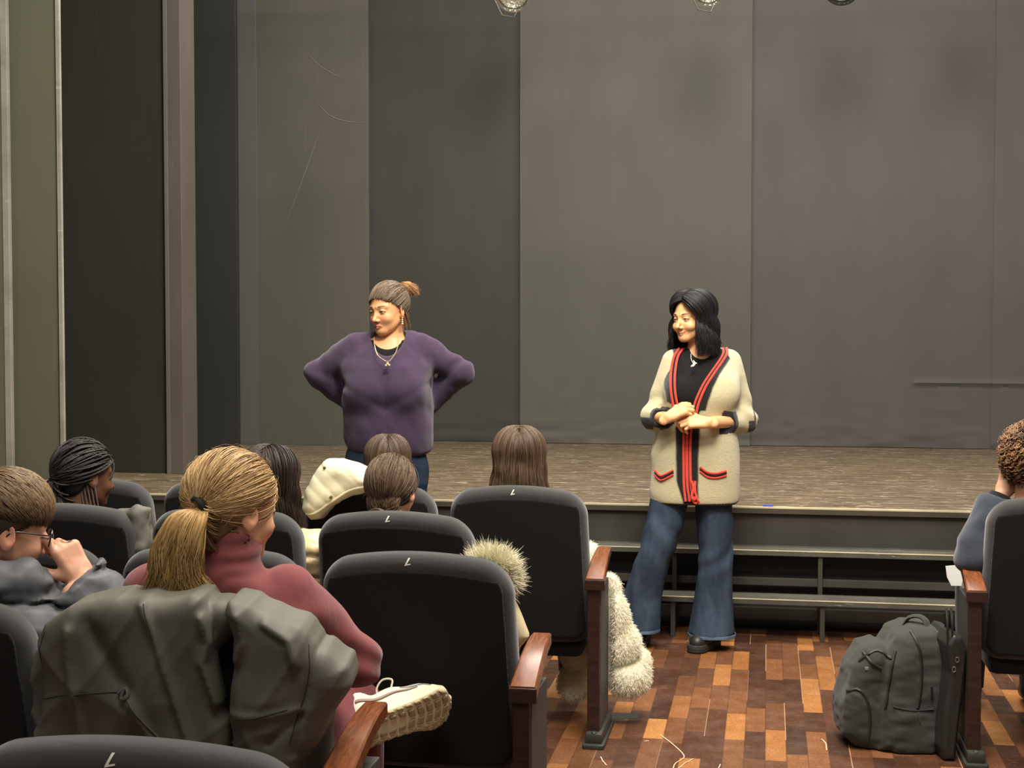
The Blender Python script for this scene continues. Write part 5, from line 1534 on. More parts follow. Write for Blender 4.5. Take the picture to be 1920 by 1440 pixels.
# --- boy with glasses in a dark puffer jacket
def boy():
    u, D = 4, 3.24
    R0 = None
    wrist = V(0.168, 0.030, 0.922)
    hand = Hand(wrist, basis((-0.50, 0.05, 0.86), (0.72, -0.70, 0.1)), -1, ((-0.05, 0.25, 0.15), (0.85, 1.1, 0.8), (1.0, 1.2, 0.8), (1.1, 1.2, 0.8)), 0.95, (0.3, 0.6))
    def arms_for():
        return [((-0.19, 0.02, 0.90), (-0.27, 0.10, 0.69), (-0.12, 0.32, 0.66)), ((0.165, 0.0, 0.885), (0.262, 0.055, 0.800), tuple(wrist))]
    def quilt(p, d, info):
        q = np.sin(p[:, 2] * np.pi / 0.075 + p[:, 0] * 5 + 0.5 * noise(p, 5, 2))
        d = d - 0.008 + 0.016 * np.exp(-(q / 0.22) ** 2) + 0.003 * noise(p * [1, 1, 2], 36, 4)
        N = info['N0']
        col = chain(p, [N + V(-0.075, -0.05, 0.03), N + V(0.0, -0.075, 0.05), N + V(0.08, -0.035, 0.04), N + V(0.105, 0.045, 0.02)], [0.045, 0.05, 0.048, 0.036], 0.02)
        col = col + 0.010 * noise(p * [1, 1, 1.8], 20, 3) + 0.006 * (1 - np.abs(noise(p, 24, 5))) ** 4
        return smin(d, col, 0.015)
    info = seated('boy with short brown hair, black glasses and charcoal puffer jacket, hand at his face', u, D, 992, 56, (222, 166, 134), M_puffdark, M_greycl, k=1.0, pitch=-14, roll=4, turn=8, shw=0.19,
                  arms=arms_for(), hands=(hand,), top_extra=quilt, hh=0.0035, th=0.0075, top_grow=0.012, top_name='puffer_jacket', drop=0.15, cuff=1.02)
    H, r = info['H'], info['r']; H.eyeballs(r)
    rng = np.random.default_rng(31)
    hair_cap('hair_base', H, (62, 46, 34), M_hairdark, r, 0.006, h=0.004, shift=-0.002)
    N = 7500; K = 9; t = np.linspace(0, 1, K)[None, :, None]
    d0 = scalp_dirs(N, rng, lambda q: H.hairline(q) > 0.004)
    crown = V(-0.15, -0.62, 0.77)
    flow = d0 - crown; flow -= d0 * (flow * d0).sum(1, keepdims=True); flow /= np.linalg.norm(flow, axis=1)[:, None] + 1e-6
    flow = flow + V(0.25, 0.65, 0.0) * (d0[:, 2:3] > 0.2)
    Ls = np.clip(0.10 + 0.75 * d0[:, 2:3], 0.07, 0.85)
    clump = np.round(d0 * 7) / 7
    d1 = d0 + flow * Ls + 0.35 * (clump - d0) * np.clip(d0[:, 2:3], 0, 1) + rng.normal(size=(N, 3)) * 0.02
    lift = (0.001 + 0.022 * np.clip(d0[:, 2], 0, 1))[:, None, None] * np.sin(t * 2.4)
    Q = SKULL_C + slerp(d0[:, None], d1[:, None], t) * (SKULL_R + 0.003 + lift)
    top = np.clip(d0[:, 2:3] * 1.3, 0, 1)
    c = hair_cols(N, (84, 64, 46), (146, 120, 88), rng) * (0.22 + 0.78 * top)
    strand_mesh('hair', H.out(Q), taper(N, K, 0.0010, 0.3, rng), M_hair, r, c, H.c)
    g = MB()
    for sx in (-1, 1):
        a = np.linspace(0, 2 * np.pi, 33)
        ring = np.stack([sx * 0.033 + 0.025 * np.sign(np.cos(a)) * np.abs(np.cos(a)) ** 0.7, 0.094 - 0.25 * (np.cos(a) * sx > 0) * 0.02 * np.abs(np.cos(a)), 0.0 + 0.019 * np.sign(np.sin(a)) * np.abs(np.sin(a)) ** 0.75], -1)
        g.tube(H.out(ring), 0.0019, 6, cap=False)
        g.tube(H.out(spline([(sx * 0.058, 0.090, 0.008), (sx * 0.072, 0.06, 0.008), (sx * 0.079, 0.0, 0.006), (sx * 0.078, -0.018, -0.012)], 14)), 0.0019, 6)
    g.tube(H.out([(-0.010, 0.097, 0.004), (0, 0.100, 0.007), (0.010, 0.097, 0.004)]), 0.0018, 6)
    go = g.build('glasses', plain('spectacle_frame', (16, 16, 18), 0.25, 0, 0.7), r); go['label'] = 'black framed glasses'
    gm = Mat('spectacle_lens', 0.02, 0.5); gm.col((1, 1, 1)); gm.set('Transmission Weight', 1.0); gm.set('IOR', 1.05)
    for sx in (-1, 1):
        a = np.linspace(0, 2 * np.pi, 24, endpoint=False)
        ring = np.stack([sx * 0.033 + 0.024 * np.cos(a), np.full(24, 0.0945), 0.018 * np.sin(a)], -1)
        MB().add(H.out(np.vstack([ring, ring + [0, 0.0015, 0]])), [list(range(24)), list(range(24, 48))[::-1]] + [[i, (i + 1) % 24, 24 + (i + 1) % 24, 24 + i] for i in range(24)]).build('lens', gm.m, go)
    wb = MB().tube([lerp(V(0.262, 0.055, 0.800), wrist, f_) for f_ in (0.90, 0.95)], 0.034, 14).build('wrist_strap', plain('watch_strap', (30, 30, 30), 0.5), r)
    return info
boy()

# --- girl with braids
def braids():
    info = seated('girl with many thin black braids gathered at the neck', 158, 4.86, 893, 46, (92, 58, 42), M_blackcl, M_blackcl, k=0.97, pitch=-6, turn=6, hh=0.0045)
    H, r = info['H'], info['r']; H.eyeballs(r, (20, 12, 8))
    rng = np.random.default_rng(44)
    hair_cap('hair_base', H, (22, 18, 16), M_hairdark, r, 0.004, h=0.006, shift=-0.004)
    N = 190; K = 34
    tie = V(-0.12, -0.92, -0.42)
    P_ = swept(H, N, tie, rng, 0.006, 0.018, K, wob=0.002, shift=-0.008)
    P_ = np.concatenate([P_, nape(H, 30, tie, rng, K, 0.018)]); N = len(P_)
    t = np.linspace(0, 1, K)[None]
    bead = 0.0035 * (1 + 0.22 * np.sin(t * 95 + rng.uniform(0, 6, (N, 1))))
    strand_mesh('braids', H.out(P_), bead, M_hairdark, r, hair_cols(N, (26, 22, 20), (66, 61, 56), rng, 1.6), H.c)
    N = 60; K = 26; t = np.linspace(0, 1, K)[None]
    T = H.out(on_skull(tie / np.linalg.norm(tie), 0.014))
    an = rng.uniform(0, 6.28, (N, 1)); rr = rng.uniform(0, 1, (N, 1)) ** 0.5
    W = np.stack([T[0] + rr * np.cos(an) * (0.012 + 0.05 * t), T[1] - 0.01 + rr * np.sin(an) * (0.01 + 0.03 * t), T[2] - 0.01 - t * rng.uniform(0.10, 0.16, (N, 1)) + 0 * an], -1)
    strand_mesh('braid_ends', W, 0.0042 * (1 + 0.22 * np.sin(t * 80 + an)), M_hairdark, r, hair_cols(N, (30, 27, 26), (96, 90, 84), rng, 1.4), T)
    N = 5; K = 20; t = np.linspace(0, 1, K)[None]
    b0 = H.out((0.072, 0.0, -0.035))
    W = np.stack([b0[0] - 0.004 * np.arange(N)[:, None] * 3 + 0.015 * t, b0[1] - 0.012 + 0 * t + 0 * np.arange(N)[:, None], b0[2] - 0.09 * t + 0.02 + 0 * np.arange(N)[:, None]], -1)
    strand_mesh('braid_ends', W, 0.0026 * (1 + 0.2 * np.sin(t * 70)) + np.zeros((N, 1)), M_hairdark, r, np.tile(lin(96, 84, 74), (N, 1)), b0 - V(0, 0.1, 0))
braids()
rngA = np.random.default_rng(60)
# --- person in the gold puffer jacket, mostly behind the ponytail
def gold_quilt(p, d, info):
    q = np.sin(p[:, 2] * np.pi / 0.07 + 0.8 * noise(p, 6, 2))
    return d - 0.006 + 0.014 * np.exp(-(q / 0.25) ** 2) + 0.005 * noise(p * [1, 1, 2.5], 24, 9)
gi = seated('person with long dark hair in a shiny gold puffer jacket, partly behind the blond head', 506, 4.75, 912, 12, (206, 156, 126), M_puffgold, M_blackcl, k=0.96, turn=4, shw=0.185, top_extra=gold_quilt, top_grow=0.016, top_name='puffer_jacket', hh=0.006, th=0.0075)
loose_hair(gi, 2200, 18, 0.16, rngA, (30, 22, 17), (56, 42, 32), 0.0016)
# --- brown bun
bi = seated('person with smooth brown hair tied low, seen from behind below the purple jumper', 733, 4.66, 920, 16, (222, 172, 140), M_greycl, M_blackcl, k=0.95, pitch=-8, hh=0.0055, th=0.012, bh=0.014)
def bun():
    H, r = bi['H'], bi['r']; rng = np.random.default_rng(71)
    hair_cap('hair_base', H, (50, 38, 28), M_hairdark, r, 0.004, h=0.005, shift=-0.006)
    tie = V(0.0, -0.62, -1.05)
    N = 3600; P_ = swept(H, N, tie, rng, 0.001, 0.014, 15, wob=0.0018); P_ = np.concatenate([P_, nape(H, 800, tie, rng, 15)]); N = len(P_)
    strand_mesh('hair', H.out(P_), taper(N, 15, 0.0012, 0.7, rng), M_hair, r, hair_cols(N, (58, 43, 31), (112, 90, 66), rng), H.c)
    N = 500; K = 16; t = np.linspace(0, 1, K)[None]
    c0 = on_skull(tie / np.linalg.norm(tie), 0.022) + V(0, -0.035, -0.03); a = rng.uniform(0, 6.28, (N, 1)) + t * 3.5; rr = rng.uniform(0.006, 0.030, (N, 1))
    Q = np.stack([c0[0] + np.cos(a) * rr * 1.1, c0[1] - 0.012 + rng.uniform(-0.018, 0.012, (N, 1)) + 0 * t, c0[2] + np.sin(a) * rr], -1)
    strand_mesh('hair_bun', H.out(Q), taper(N, K, 0.0014, 0.5, rng), M_hair, r, hair_cols(N, (54, 39, 27), (100, 78, 56), rng), H.out(c0))
    N = 90; K = 10; t = np.linspace(0, 1, K)[None, :, None]
    d0 = scalp_dirs(N, rng, lambda q: (H.hairline(q) > 0.0)); d1 = d0 + rng.normal(size=(N, 3)) * 0.4 + V(0, 0, -0.25)
    Q = SKULL_C + slerp(d0[:, None], d1[:, None], t) * (SKULL_R + 0.008 + 0.030 * t ** 1.5 * rng.uniform(0, 1, (N, 1, 1)))
    strand_mesh('flyaway_hair', H.out(Q), taper(N, K, 0.0004, 0.3, rng), M_hair, r, hair_cols(N, (80, 62, 44), (126, 100, 72), rng), H.c)
bun()
# --- front row: brown head below the woman in purple
fi = seated('front row person with long brown hair, head half hidden behind the tied brown hair', 727, 5.45, 876, -4, (216, 168, 138), M_blackcl, M_blackcl, k=0.93, hh=0.006, th=0.012, bh=0.014)
loose_hair(fi, 2400, 16, 0.10, rngA, (46, 34, 25), (88, 69, 50), 0.0014, layers=0.010)
# --- front row: long straight hair
li = seated('person with long straight brown hair parted in the middle, front row aisle seat', 974, 5.39, 868, 2, (216, 168, 138), M_blackcl, M_blackcl, k=0.97, hh=0.006, th=0.012, bh=0.014)
loose_hair(li, 4200, 18, 0.17, rngA, (48, 34, 25), (104, 82, 60), 0.0013, layers=0.020, wave=0.003, spread=0.016)
# --- right edge: curly head leaning on a hand
def curly():
    D = 5.08; u = 1938
    k = D / 2700.0
    wr = V((1888 - u) * k, 0.03, zat(930, D)); el_ = V((1826 - u) * k, -0.02, zat(1040, D))
    hand = Hand(wr, basis((0.35, 0.12, 0.92), (-0.75, -0.6, 0.2)), 1, (0.7, 0.8, 0.9, 0.9), 0.95, (0.2, 0.4))
    def arms_for():
        return [((-0.15, 0.02, 0.86), tuple(el_), tuple(wr)), ((0.19, 0.02, 0.87), (0.26, 0.12, 0.68), (0.14, 0.33, 0.66))]
    def cord(p, d, info):
        e = el_
        w8 = np.exp(-(np.linalg.norm(p - e, axis=1) / 0.16) ** 2)
        d = smin(d, ell(p, e + V(0.02, -0.01, 0.012), (0.072, 0.062, 0.072)), 0.03)
        return d + 0.007 * w8 * np.sin((p - e) @ V(-0.5, 0.1, 0.85) * 60 + 2 * noise(p, 9, 2))
    info = seated('curly haired person in blue grey corduroy leaning on one hand at the right edge', u, D, 868, 30, (206, 152, 120), M_denimshirt, M_blackcl, k=0.97, shw=0.18,
                  arms=arms_for(), hands=(hand,), top_extra=cord, top_name='shirt', hh=0.005, th=0.0075, top_grow=0.004)
    H, r = info['H'], info['r']; rng = np.random.default_rng(81)
    hair_cap('hair_base', H, (58, 40, 28), M_hairdark, r, 0.008, h=0.006)
    N = 900; K = 26; t = np.linspace(0, 1, K)[None, :, None]
    d0 = scalp_dirs(N, rng, lambda q: H.hairline(q) > 0.0)
    d1 = d0 + rng.normal(size=(N, 3)) * 0.25 + V(0, 0, -0.45)
    Q = SKULL_C + slerp(d0[:, None], d1[:, None], t) * (SKULL_R + 0.010 + 0.022 * rng.uniform(0, 1, (N, 1, 1)) + 0.012 * t)
    ph = rng.uniform(0, 6.28, (N, 1, 1))
    Q = Q + 0.008 * np.concatenate([np.sin(t * 20 + ph), np.cos(t * 20 + ph), np.sin(t * 20 + ph + 1.5)], -1)
    strand_mesh('curls', H.out(Q), taper(N, K, 0.0022, 0.4, rng), M_hair, r, hair_cols(N, (66, 46, 32), (142, 104, 68), rng), H.c)
    MB().tube([lerp(el_, wr, f_) for f_ in (0.84, 0.97)], [0.047, 0.043], 14, cap=False).build('cuff', M_blackcl, r)
curly()
# ================================================================== COATS, BAGS AND SMALL THINGS
def poly_sd(x, z, pts):
    """signed distance to a polygon"""
    P = np.asarray(pts, float); n = len(P)
    d = np.full(len(x), 1e9); s = np.ones(len(x))
    for i in range(n):
        a = P[i]; b = P[i - 1]
        ex, ez = b - a; wx, wz = x - a[0], z - a[1]
        h = np.clip((wx * ex + wz * ez) / (ex * ex + ez * ez), 0, 1)
        d = np.minimum(d, (wx - ex * h) ** 2 + (wz - ez * h) ** 2)
        c1 = z >= a[1]; c2 = z < b[1]; c3 = ex * wz > ez * wx
        m = (c1 & c2 & c3) | (~c1 & ~c2 & ~c3)
        s = np.where(m, -s, s)
    return s * np.sqrt(d)
class Sheet:
    """shapes read off in the viewing direction at one distance, then given real depth"""
    def __init__(s, name, u, D, label, cat, group=None):
        x, y, _ = spot(u, D)
        s.u, s.D, s.k = u, D, D / 2700.0
        s.r = empty(name, (x, y, 0), YAW, label, cat, group)
        s.x, s.y = x, y
    def P(s, pts): return [((a - s.u) * s.k, zat(b, s.D)) for a, b in pts]
    def world(s, p):
        R_ = rotz(YAW); return p @ R_.T + V(s.x, s.y, 0)
def slab(x, y, z, pts, yc, t, r):
    d2 = poly_sd(x, z, pts) + r; dy = np.abs(y - yc) - (t - r)
    return np.sqrt(np.maximum(d2, 0) ** 2 + np.maximum(dy, 0) ** 2) + np.minimum(np.maximum(d2, dy), 0) - r
def ridge(x, z, pts, w, amp):
    P = np.asarray(pts, float); d = np.full(len(x), 1e9)
    for a, b in zip(P[:-1], P[1:]):
        e = b - a; h = np.clip(((x - a[0]) * e[0] + (z - a[1]) * e[1]) / (e @ e), 0, 1)
        d = np.minimum(d, (x - a[0] - e[0] * h) ** 2 + (z - a[1] - e[1] * h) ** 2)
    return amp * np.exp(-d / w ** 2)
def trace(f, pts, n=24, off=0.001, y0=-0.4, it=70, smooth=2):
    q = spline([(a, 0, b) for a, b in pts], n)
    q[:, 1] = y0
    for _ in range(it): q[:, 1] += np.clip(f(q) - off, -0.01, 0.03) * 0.7
    for _ in range(smooth): q[1:-1, 1] = (q[:-2, 1] + 2 * q[1:-1, 1] + q[2:, 1]) / 4
    return q
def in_seat(s, p, X, Y):
    w_ = s.world(p) - V(X, Y, 0)
    return back_sdf(w_, 0.0015)[0]

# --- grey green rain jacket thrown over a seat back
M_olive = shiny('grey_green_nylon', (98, 95, 85), 0.62, scale=9, amt=0.35, dist=0.012, hi=1.08)
M_olive2 = shiny('grey_lining', (92, 92, 86), 0.6, scale=14, amt=0.3, dist=0.01)
M_seam = plain('dark_seam', (58, 58, 50), 0.8)
def rain_jacket():
    s = Sheet('rain_jacket', 320, 2.87, 'grey green rain jacket draped over a seat back in the foreground', 'jacket')
    L = s.P([(28, 1240), (50, 1196), (105, 1162), (180, 1143), (270, 1133), (355, 1124), (368, 1130), (380, 1170), (388, 1210), (393, 1270), (402, 1340), (415, 1420), (422, 1500), (10, 1500), (14, 1420), (26, 1350), (34, 1290)])
    Rr = s.P([(430, 1152), (436, 1137), (462, 1141), (505, 1158), (560, 1186), (604, 1222), (634, 1262), (634, 1292), (612, 1345), (588, 1400), (560, 1450), (552, 1500), (424, 1500), (424, 1400), (430, 1310), (441, 1255), (444, 1200)])
    Mid = s.P([(350, 1146), (400, 1142), (445, 1150), (450, 1185), (428, 1196), (412, 1214), (398, 1232), (372, 1230)])
    Sl = s.P([(-60, 1330), (-20, 1290), (20, 1235), (60, 1200), (70, 1300), (30, 1390), (10, 1460), (-60, 1500)])
    f1 = s.P([(262, 1138), (286, 1200), (302, 1260), (322, 1330), (344, 1420)])
    f2 = s.P([(108, 1195), (106, 1260), (112, 1330), (118, 1420)])
    f3 = s.P([(150, 1185), (190, 1260), (212, 1308)])
    f4 = s.P([(376, 1160), (386, 1210), (374, 1250), (396, 1330)])
    f5 = s.P([(215, 1312), (240, 1350), (262, 1400)])
    g1 = s.P([(500, 1165), (545, 1195), (556, 1240)]); g2 = s.P([(596, 1220), (580, 1290), (562, 1350), (545, 1420)]); g3 = s.P([(430, 1345), (500, 1345), (560, 1330)])
    g4 = s.P([(448, 1150), (455, 1200), (440, 1240)]); g5 = s.P([(500, 1400), (560, 1345)])
    def yc(x, z):
        c = (0.965 - z) * 0.20 - 0.012 + 1.1 * (x * x) * 0.25
        w_ = s.world(np.stack([x, c * 0, z], -1))
        return c + 0.045 + x * 0.178 * -1.0
    def f(p):
        x, y, z = p.T
        # wander of the outline so that edges are not ruled
        xx = x + 0.004 * noise(p * [0, 0, 1], 20, 2); zz = z + 0.004 * noise(p * [1, 0, 0], 18, 3)
        y1 = yc(x, z)
        cr = ridge(x, z, f1, 0.010, 0.012) + ridge(x, z, f2, 0.012, 0.014) + ridge(x, z, f4, 0.010, 0.012) - ridge(x, z, f3, 0.022, 0.016) + ridge(x, z, f5, 0.012, 0.010)
        cr2 = ridge(x, z, g1, 0.010, 0.012) - ridge(x, z, g2, 0.010, 0.008) + ridge(x, z, g3, 0.008, 0.006) + ridge(x, z, g4, 0.010, 0.010) - ridge(x, z, g5, 0.010, 0.008)
        fold = 0.016 * noise(np.stack([x * 9 + z * 2.5, y * 0, z * 1.6], -1), 1.0, 14) + 0.006 * noise(np.stack([x * 22 - z * 6, y * 0, z * 7], -1), 1.0, 15)
        rg = (1 - np.abs(noise(np.stack([x * 8 + z * 4, y * 0, z * 2.4], -1), 1.0, 41))) ** 5 + 0.6 * (1 - np.abs(noise(np.stack([x * 13 - z * 9, y * 0, z * 4], -1), 1.0, 43))) ** 6
        fold = fold + 0.010 * rg
        a = slab(xx, y, zz, L, y1 + 0.045, 0.100, 0.040) - cr - fold * 0.8
        b = slab(xx, y, zz, Rr, y1 + 0.045 - 0.012, 0.105, 0.045) - cr2 - fold * 0.8
        c = slab(x, y, z, Mid, y1 + 0.06, 0.075, 0.03) - 0.4 * fold
        e = slab(xx, y, zz, Sl, y1 + 0.07, 0.05, 0.03) - fold
        sg = in_seat(s, p, -1.175, YJ)
        xa = (30 - s.u) * s.k; xb = (384 - s.u) * s.k; xc = (448 - s.u) * s.k; xe = (628 - s.u) * s.k
        hug = sg - 0.014 - 0.4 * fold - 0.5 * cr
        a = smin(a, smax(hug, np.maximum(xa - x, x - xb), 0.01), 0.02)
        b = smin(b, smax(sg - 0.014 - 0.4 * fold - 0.5 * cr2, np.maximum(xc - x, x - xe), 0.01), 0.02)
        d = smin(smin(a, c, 0.006), smin(b, e, 0.004), 0.006)
        d = smax(d, -in_seat(s, p, -1.175, YJ), 0.004)
        return d
    o = sdfobj('shell', f, (-0.42, -0.20, 0.52), (0.37, 0.34, 1.0), 0.0048, M_olive, s.r)
    kn = s.P([(206, 1316), (222, 1304), (226, 1318), (212, 1324), (218, 1306)])
    MB().tube(trace(f, kn, 16, 0.004), 0.0045, 6).build('drawstring_knot', M_olive2, s.r)
    MB().tube(trace(f, s.P([(224, 1320), (240, 1345), (262, 1375), (282, 1400), (300, 1440)]), 24, 0.001), 0.0022, 6).build('drawstring', M_olive2, s.r)
    for q in ([(30, 1348), (80, 1330), (130, 1320), (205, 1314)], [(266, 1134), (274, 1165), (284, 1200)], [(52, 1204), (38, 1250), (36, 1300)], [(580, 1206), (582, 1250), (572, 1300), (555, 1350), (540, 1400)], [(430, 1350), (480, 1345), (540, 1330)]):
        MB().tube(trace(f, s.P(q), 30, 0.0), 0.0014, 5).build('seam_stitching', M_seam, s.r)
rain_jacket()

# --- cream coat with a hood over a front row seat
M_cream = shiny('cream_nylon', (226, 220, 186), 0.5, scale=14, amt=0.5, dist=0.012, hi=1.05)
def hood_coat():
    s = Sheet('hooded_coat', 630, 5.16, 'cream quilted coat whose hood hangs over a front row seat, below the purple jumper', 'coat')
    A = s.P([(561, 958), (566, 925), (582, 893), (606, 870), (636, 862), (668, 872), (700, 890), (760, 900), (765, 918), (690, 918), (655, 930), (620, 952), (596, 975), (580, 977)])
    def f(p):
        x, y, z = p.T
        q = np.abs(np.sin((z * 0.8 + x * 0.6) * np.pi / 0.045 + 1.2 * noise(p, 7, 3)))
        d = slab(x, y, z, A, 0.06 - x * 0.178, 0.10, 0.055) - 0.0028 * q ** 0.5 - 0.008 * noise(p, 13, 4)
        return smax(d, -in_seat(s, p, -1.455, YB), 0.004)
    sdfobj('hood', f, (-0.17, -0.12, 0.74), (0.30, 0.22, 1.06), 0.006, M_cream, s.r)
    MB().tube(trace(f, s.P([(572, 966), (590, 962), (625, 938), (660, 917), (700, 908)]), 24, 0.0), 0.0045, 6).build('hood_edge', M_cream, s.r)
    for q in ((609, 877), (622, 931)):
        c = trace(f, s.P([q, (q[0] + 1, q[1])]), 2, 0.001, smooth=0)[0]
        MB().lathe([(0, 0.003), (0.005, 0.002), (0.006, 0)], 12, c, rotx(math.pi / 2)).build('snap_button', plain('dull_brass', (110, 104, 80), 0.4, 0.7), s.r)
hood_coat()

def fur(name, f, lo, hi, h, mat, parent, N, L, rng, col1, col2, grav=0.5, rad=0.0011, keep=None):
    v, q = surf(f, lo, hi, h)
    o = link(name, v, q, mat, parent, True)
    idx = rng.integers(0, len(v), N); b = v[idx] + rng.normal(size=(N, 3)) * h * 0.4
    e = 0.004
    g = np.stack([f(b + V(e, 0, 0)) - f(b - V(e, 0, 0)), f(b + V(0, e, 0)) - f(b - V(0, e, 0)), f(b + V(0, 0, e)) - f(b - V(0, 0, e))], -1)
    g /= np.linalg.norm(g, axis=1)[:, None] + 1e-9
    if keep is not None:
        m = keep(b); b, g = b[m], g[m]; N = len(b)
    K = 5; t = np.linspace(0, 1, K)[None, :, None]
    dirv = g + rng.normal(size=(N, 3)) * 0.35 + V(0, 0, -grav)
    P_ = b[:, None] + dirv[:, None] * t * L * rng.uniform(0.6, 1.2, (N, 1, 1)) + V(0, 0, -0.3 * L * grav) * t ** 2
    strand_mesh('fur', P_, taper(N, K, rad, 0.15, rng), mat_fur, o, hair_cols(N, col1, col2, rng), b.mean(0))
    return o
mat_fur = tinted('fur_fibre', 0.75, 0.2, 0, 0)
M_furbase = fabric('fur_base', (222, 215, 186), 300, 0.1, 0.95, 0.3, 0.6, 0.004)
def fur_coat():
    rng = np.random.default_rng(90)
    s = Sheet('fur_coat', 1130, 5.42, 'thick white faux fur coat hanging down beside the aisle armrest of the front row', 'coat')
    k = s.k
    def E(u, v, y): return ((u - s.u) * k, y, zat(v, s.D))
    def f(p):
        d = ell(p, E(1150, 1168, 0.0), (0.062, 0.085, 0.115))
        d = smin(d, ell(p, E(1162, 1212, 0.0), (0.082, 0.09, 0.085)), 0.02)
        d = smin(d, ell(p, E(1177, 1272, -0.01), (0.088, 0.09, 0.072)), 0.012)
        d = smin(d, ell(p, E(1202, 1262, 0.02), (0.040, 0.07, 0.085)), 0.01)
        d = smin(d, ell(p, E(1140, 1110, 0.03), (0.046, 0.06, 0.060)), 0.008)
        d = smin(d, ell(p, E(1108, 1060, 0.06), (0.042, 0.07, 0.075)), 0.01)
        d = smin(d, ell(p, E(1092, 1238, 0.12), (0.078, 0.06, 0.075)), 0.01)
        d = smin(d, ell(p, E(1080, 1302, 0.12), (0.064, 0.06, 0.066)), 0.008)
        d = smin(d, chain(p, [E(1100, 1100, 0.2), E(1095, 1180, 0.18), E(1150, 1190, 0.08)], [0.07, 0.07, 0.06]), 0.03)
        w_ = s.world(p)
        arm = rbx(w_, (-0.602, YB + 0.14, 0.32), (0.042, 0.16, 0.36), 0.01)
        d = smax(d, -arm, 0.004)
        d = d + 0.004 * noise(p, 14, 2)
        return smax(d, 0.006 - p[:, 2], 0.004)
    fur('coat_body', f, (-0.26, -0.13, 0.0), (0.24, 0.34, 0.75), 0.009, M_furbase, s.r, 42000, 0.0085, rng, (226, 220, 192), (248, 244, 224), 0.5, 0.00060)
fur_coat()
def parka():
    rng = np.random.default_rng(93)
    s = Sheet('parka', 940, 3.92, 'cream parka with spiky fur hood trim behind the large numbered seat back', 'coat')
    A = s.P([(880, 1060), (940, 1055), (958, 1090), (966, 1130), (992, 1196), (974, 1218), (960, 1300), (880, 1300)])
    def f(p):
        x, y, z = p.T
        return slab(x, y, z, A, 0.02 - 0.178 * x, 0.05, 0.03) + 0.004 * noise(p, 12, 2)
    sdfobj('coat_body', f, (-0.12, -0.08, 0.45), (0.12, 0.12, 0.90), 0.007, shiny('tan_nylon', (206, 188, 150), 0.5, scale=12, amt=0.4, dist=0.01), s.r)
    ring = np.array([V((a - s.u) * s.k, 0.0, zat(b, s.D)) for a, b in ((896, 1062), (915, 1056), (937, 1062), (948, 1082), (950, 1104))])
    ring[:, 1] = [0.01, 0.0, -0.01, -0.01, 0.0]
    def g(p): return chain(p, ring, [0.018, 0.022, 0.024, 0.022, 0.016])
    fur('hood_trim', g, (-0.12, -0.06, 0.74), (0.07, 0.07, 0.92), 0.006, M_furbase, s.r, 6500, 0.027, rng, (214, 206, 172), (246, 240, 214), -0.1, 0.00055)
parka()
def green_jacket():
    s = Sheet('dark_jacket', 250, 4.72, 'dark green grey jacket bundled between the seats beside the girl with braids', 'jacket')
    A = s.P([(205, 962), (232, 952), (262, 948), (280, 953), (278, 985), (284, 1040), (215, 1050)])
    def f(p):
        x, y, z = p.T
        return slab(x, y, z, A, 0.0, 0.05, 0.03) + 0.012 * noise(p * [1.6, 1, 0.7], 15, 2) + 0.006 * noise(p, 34, 3)
    sdfobj('bundled_cloth', f, (-0.12, -0.09, 0.68), (0.09, 0.09, 0.94), 0.007, M_olive, s.r)
green_jacket()

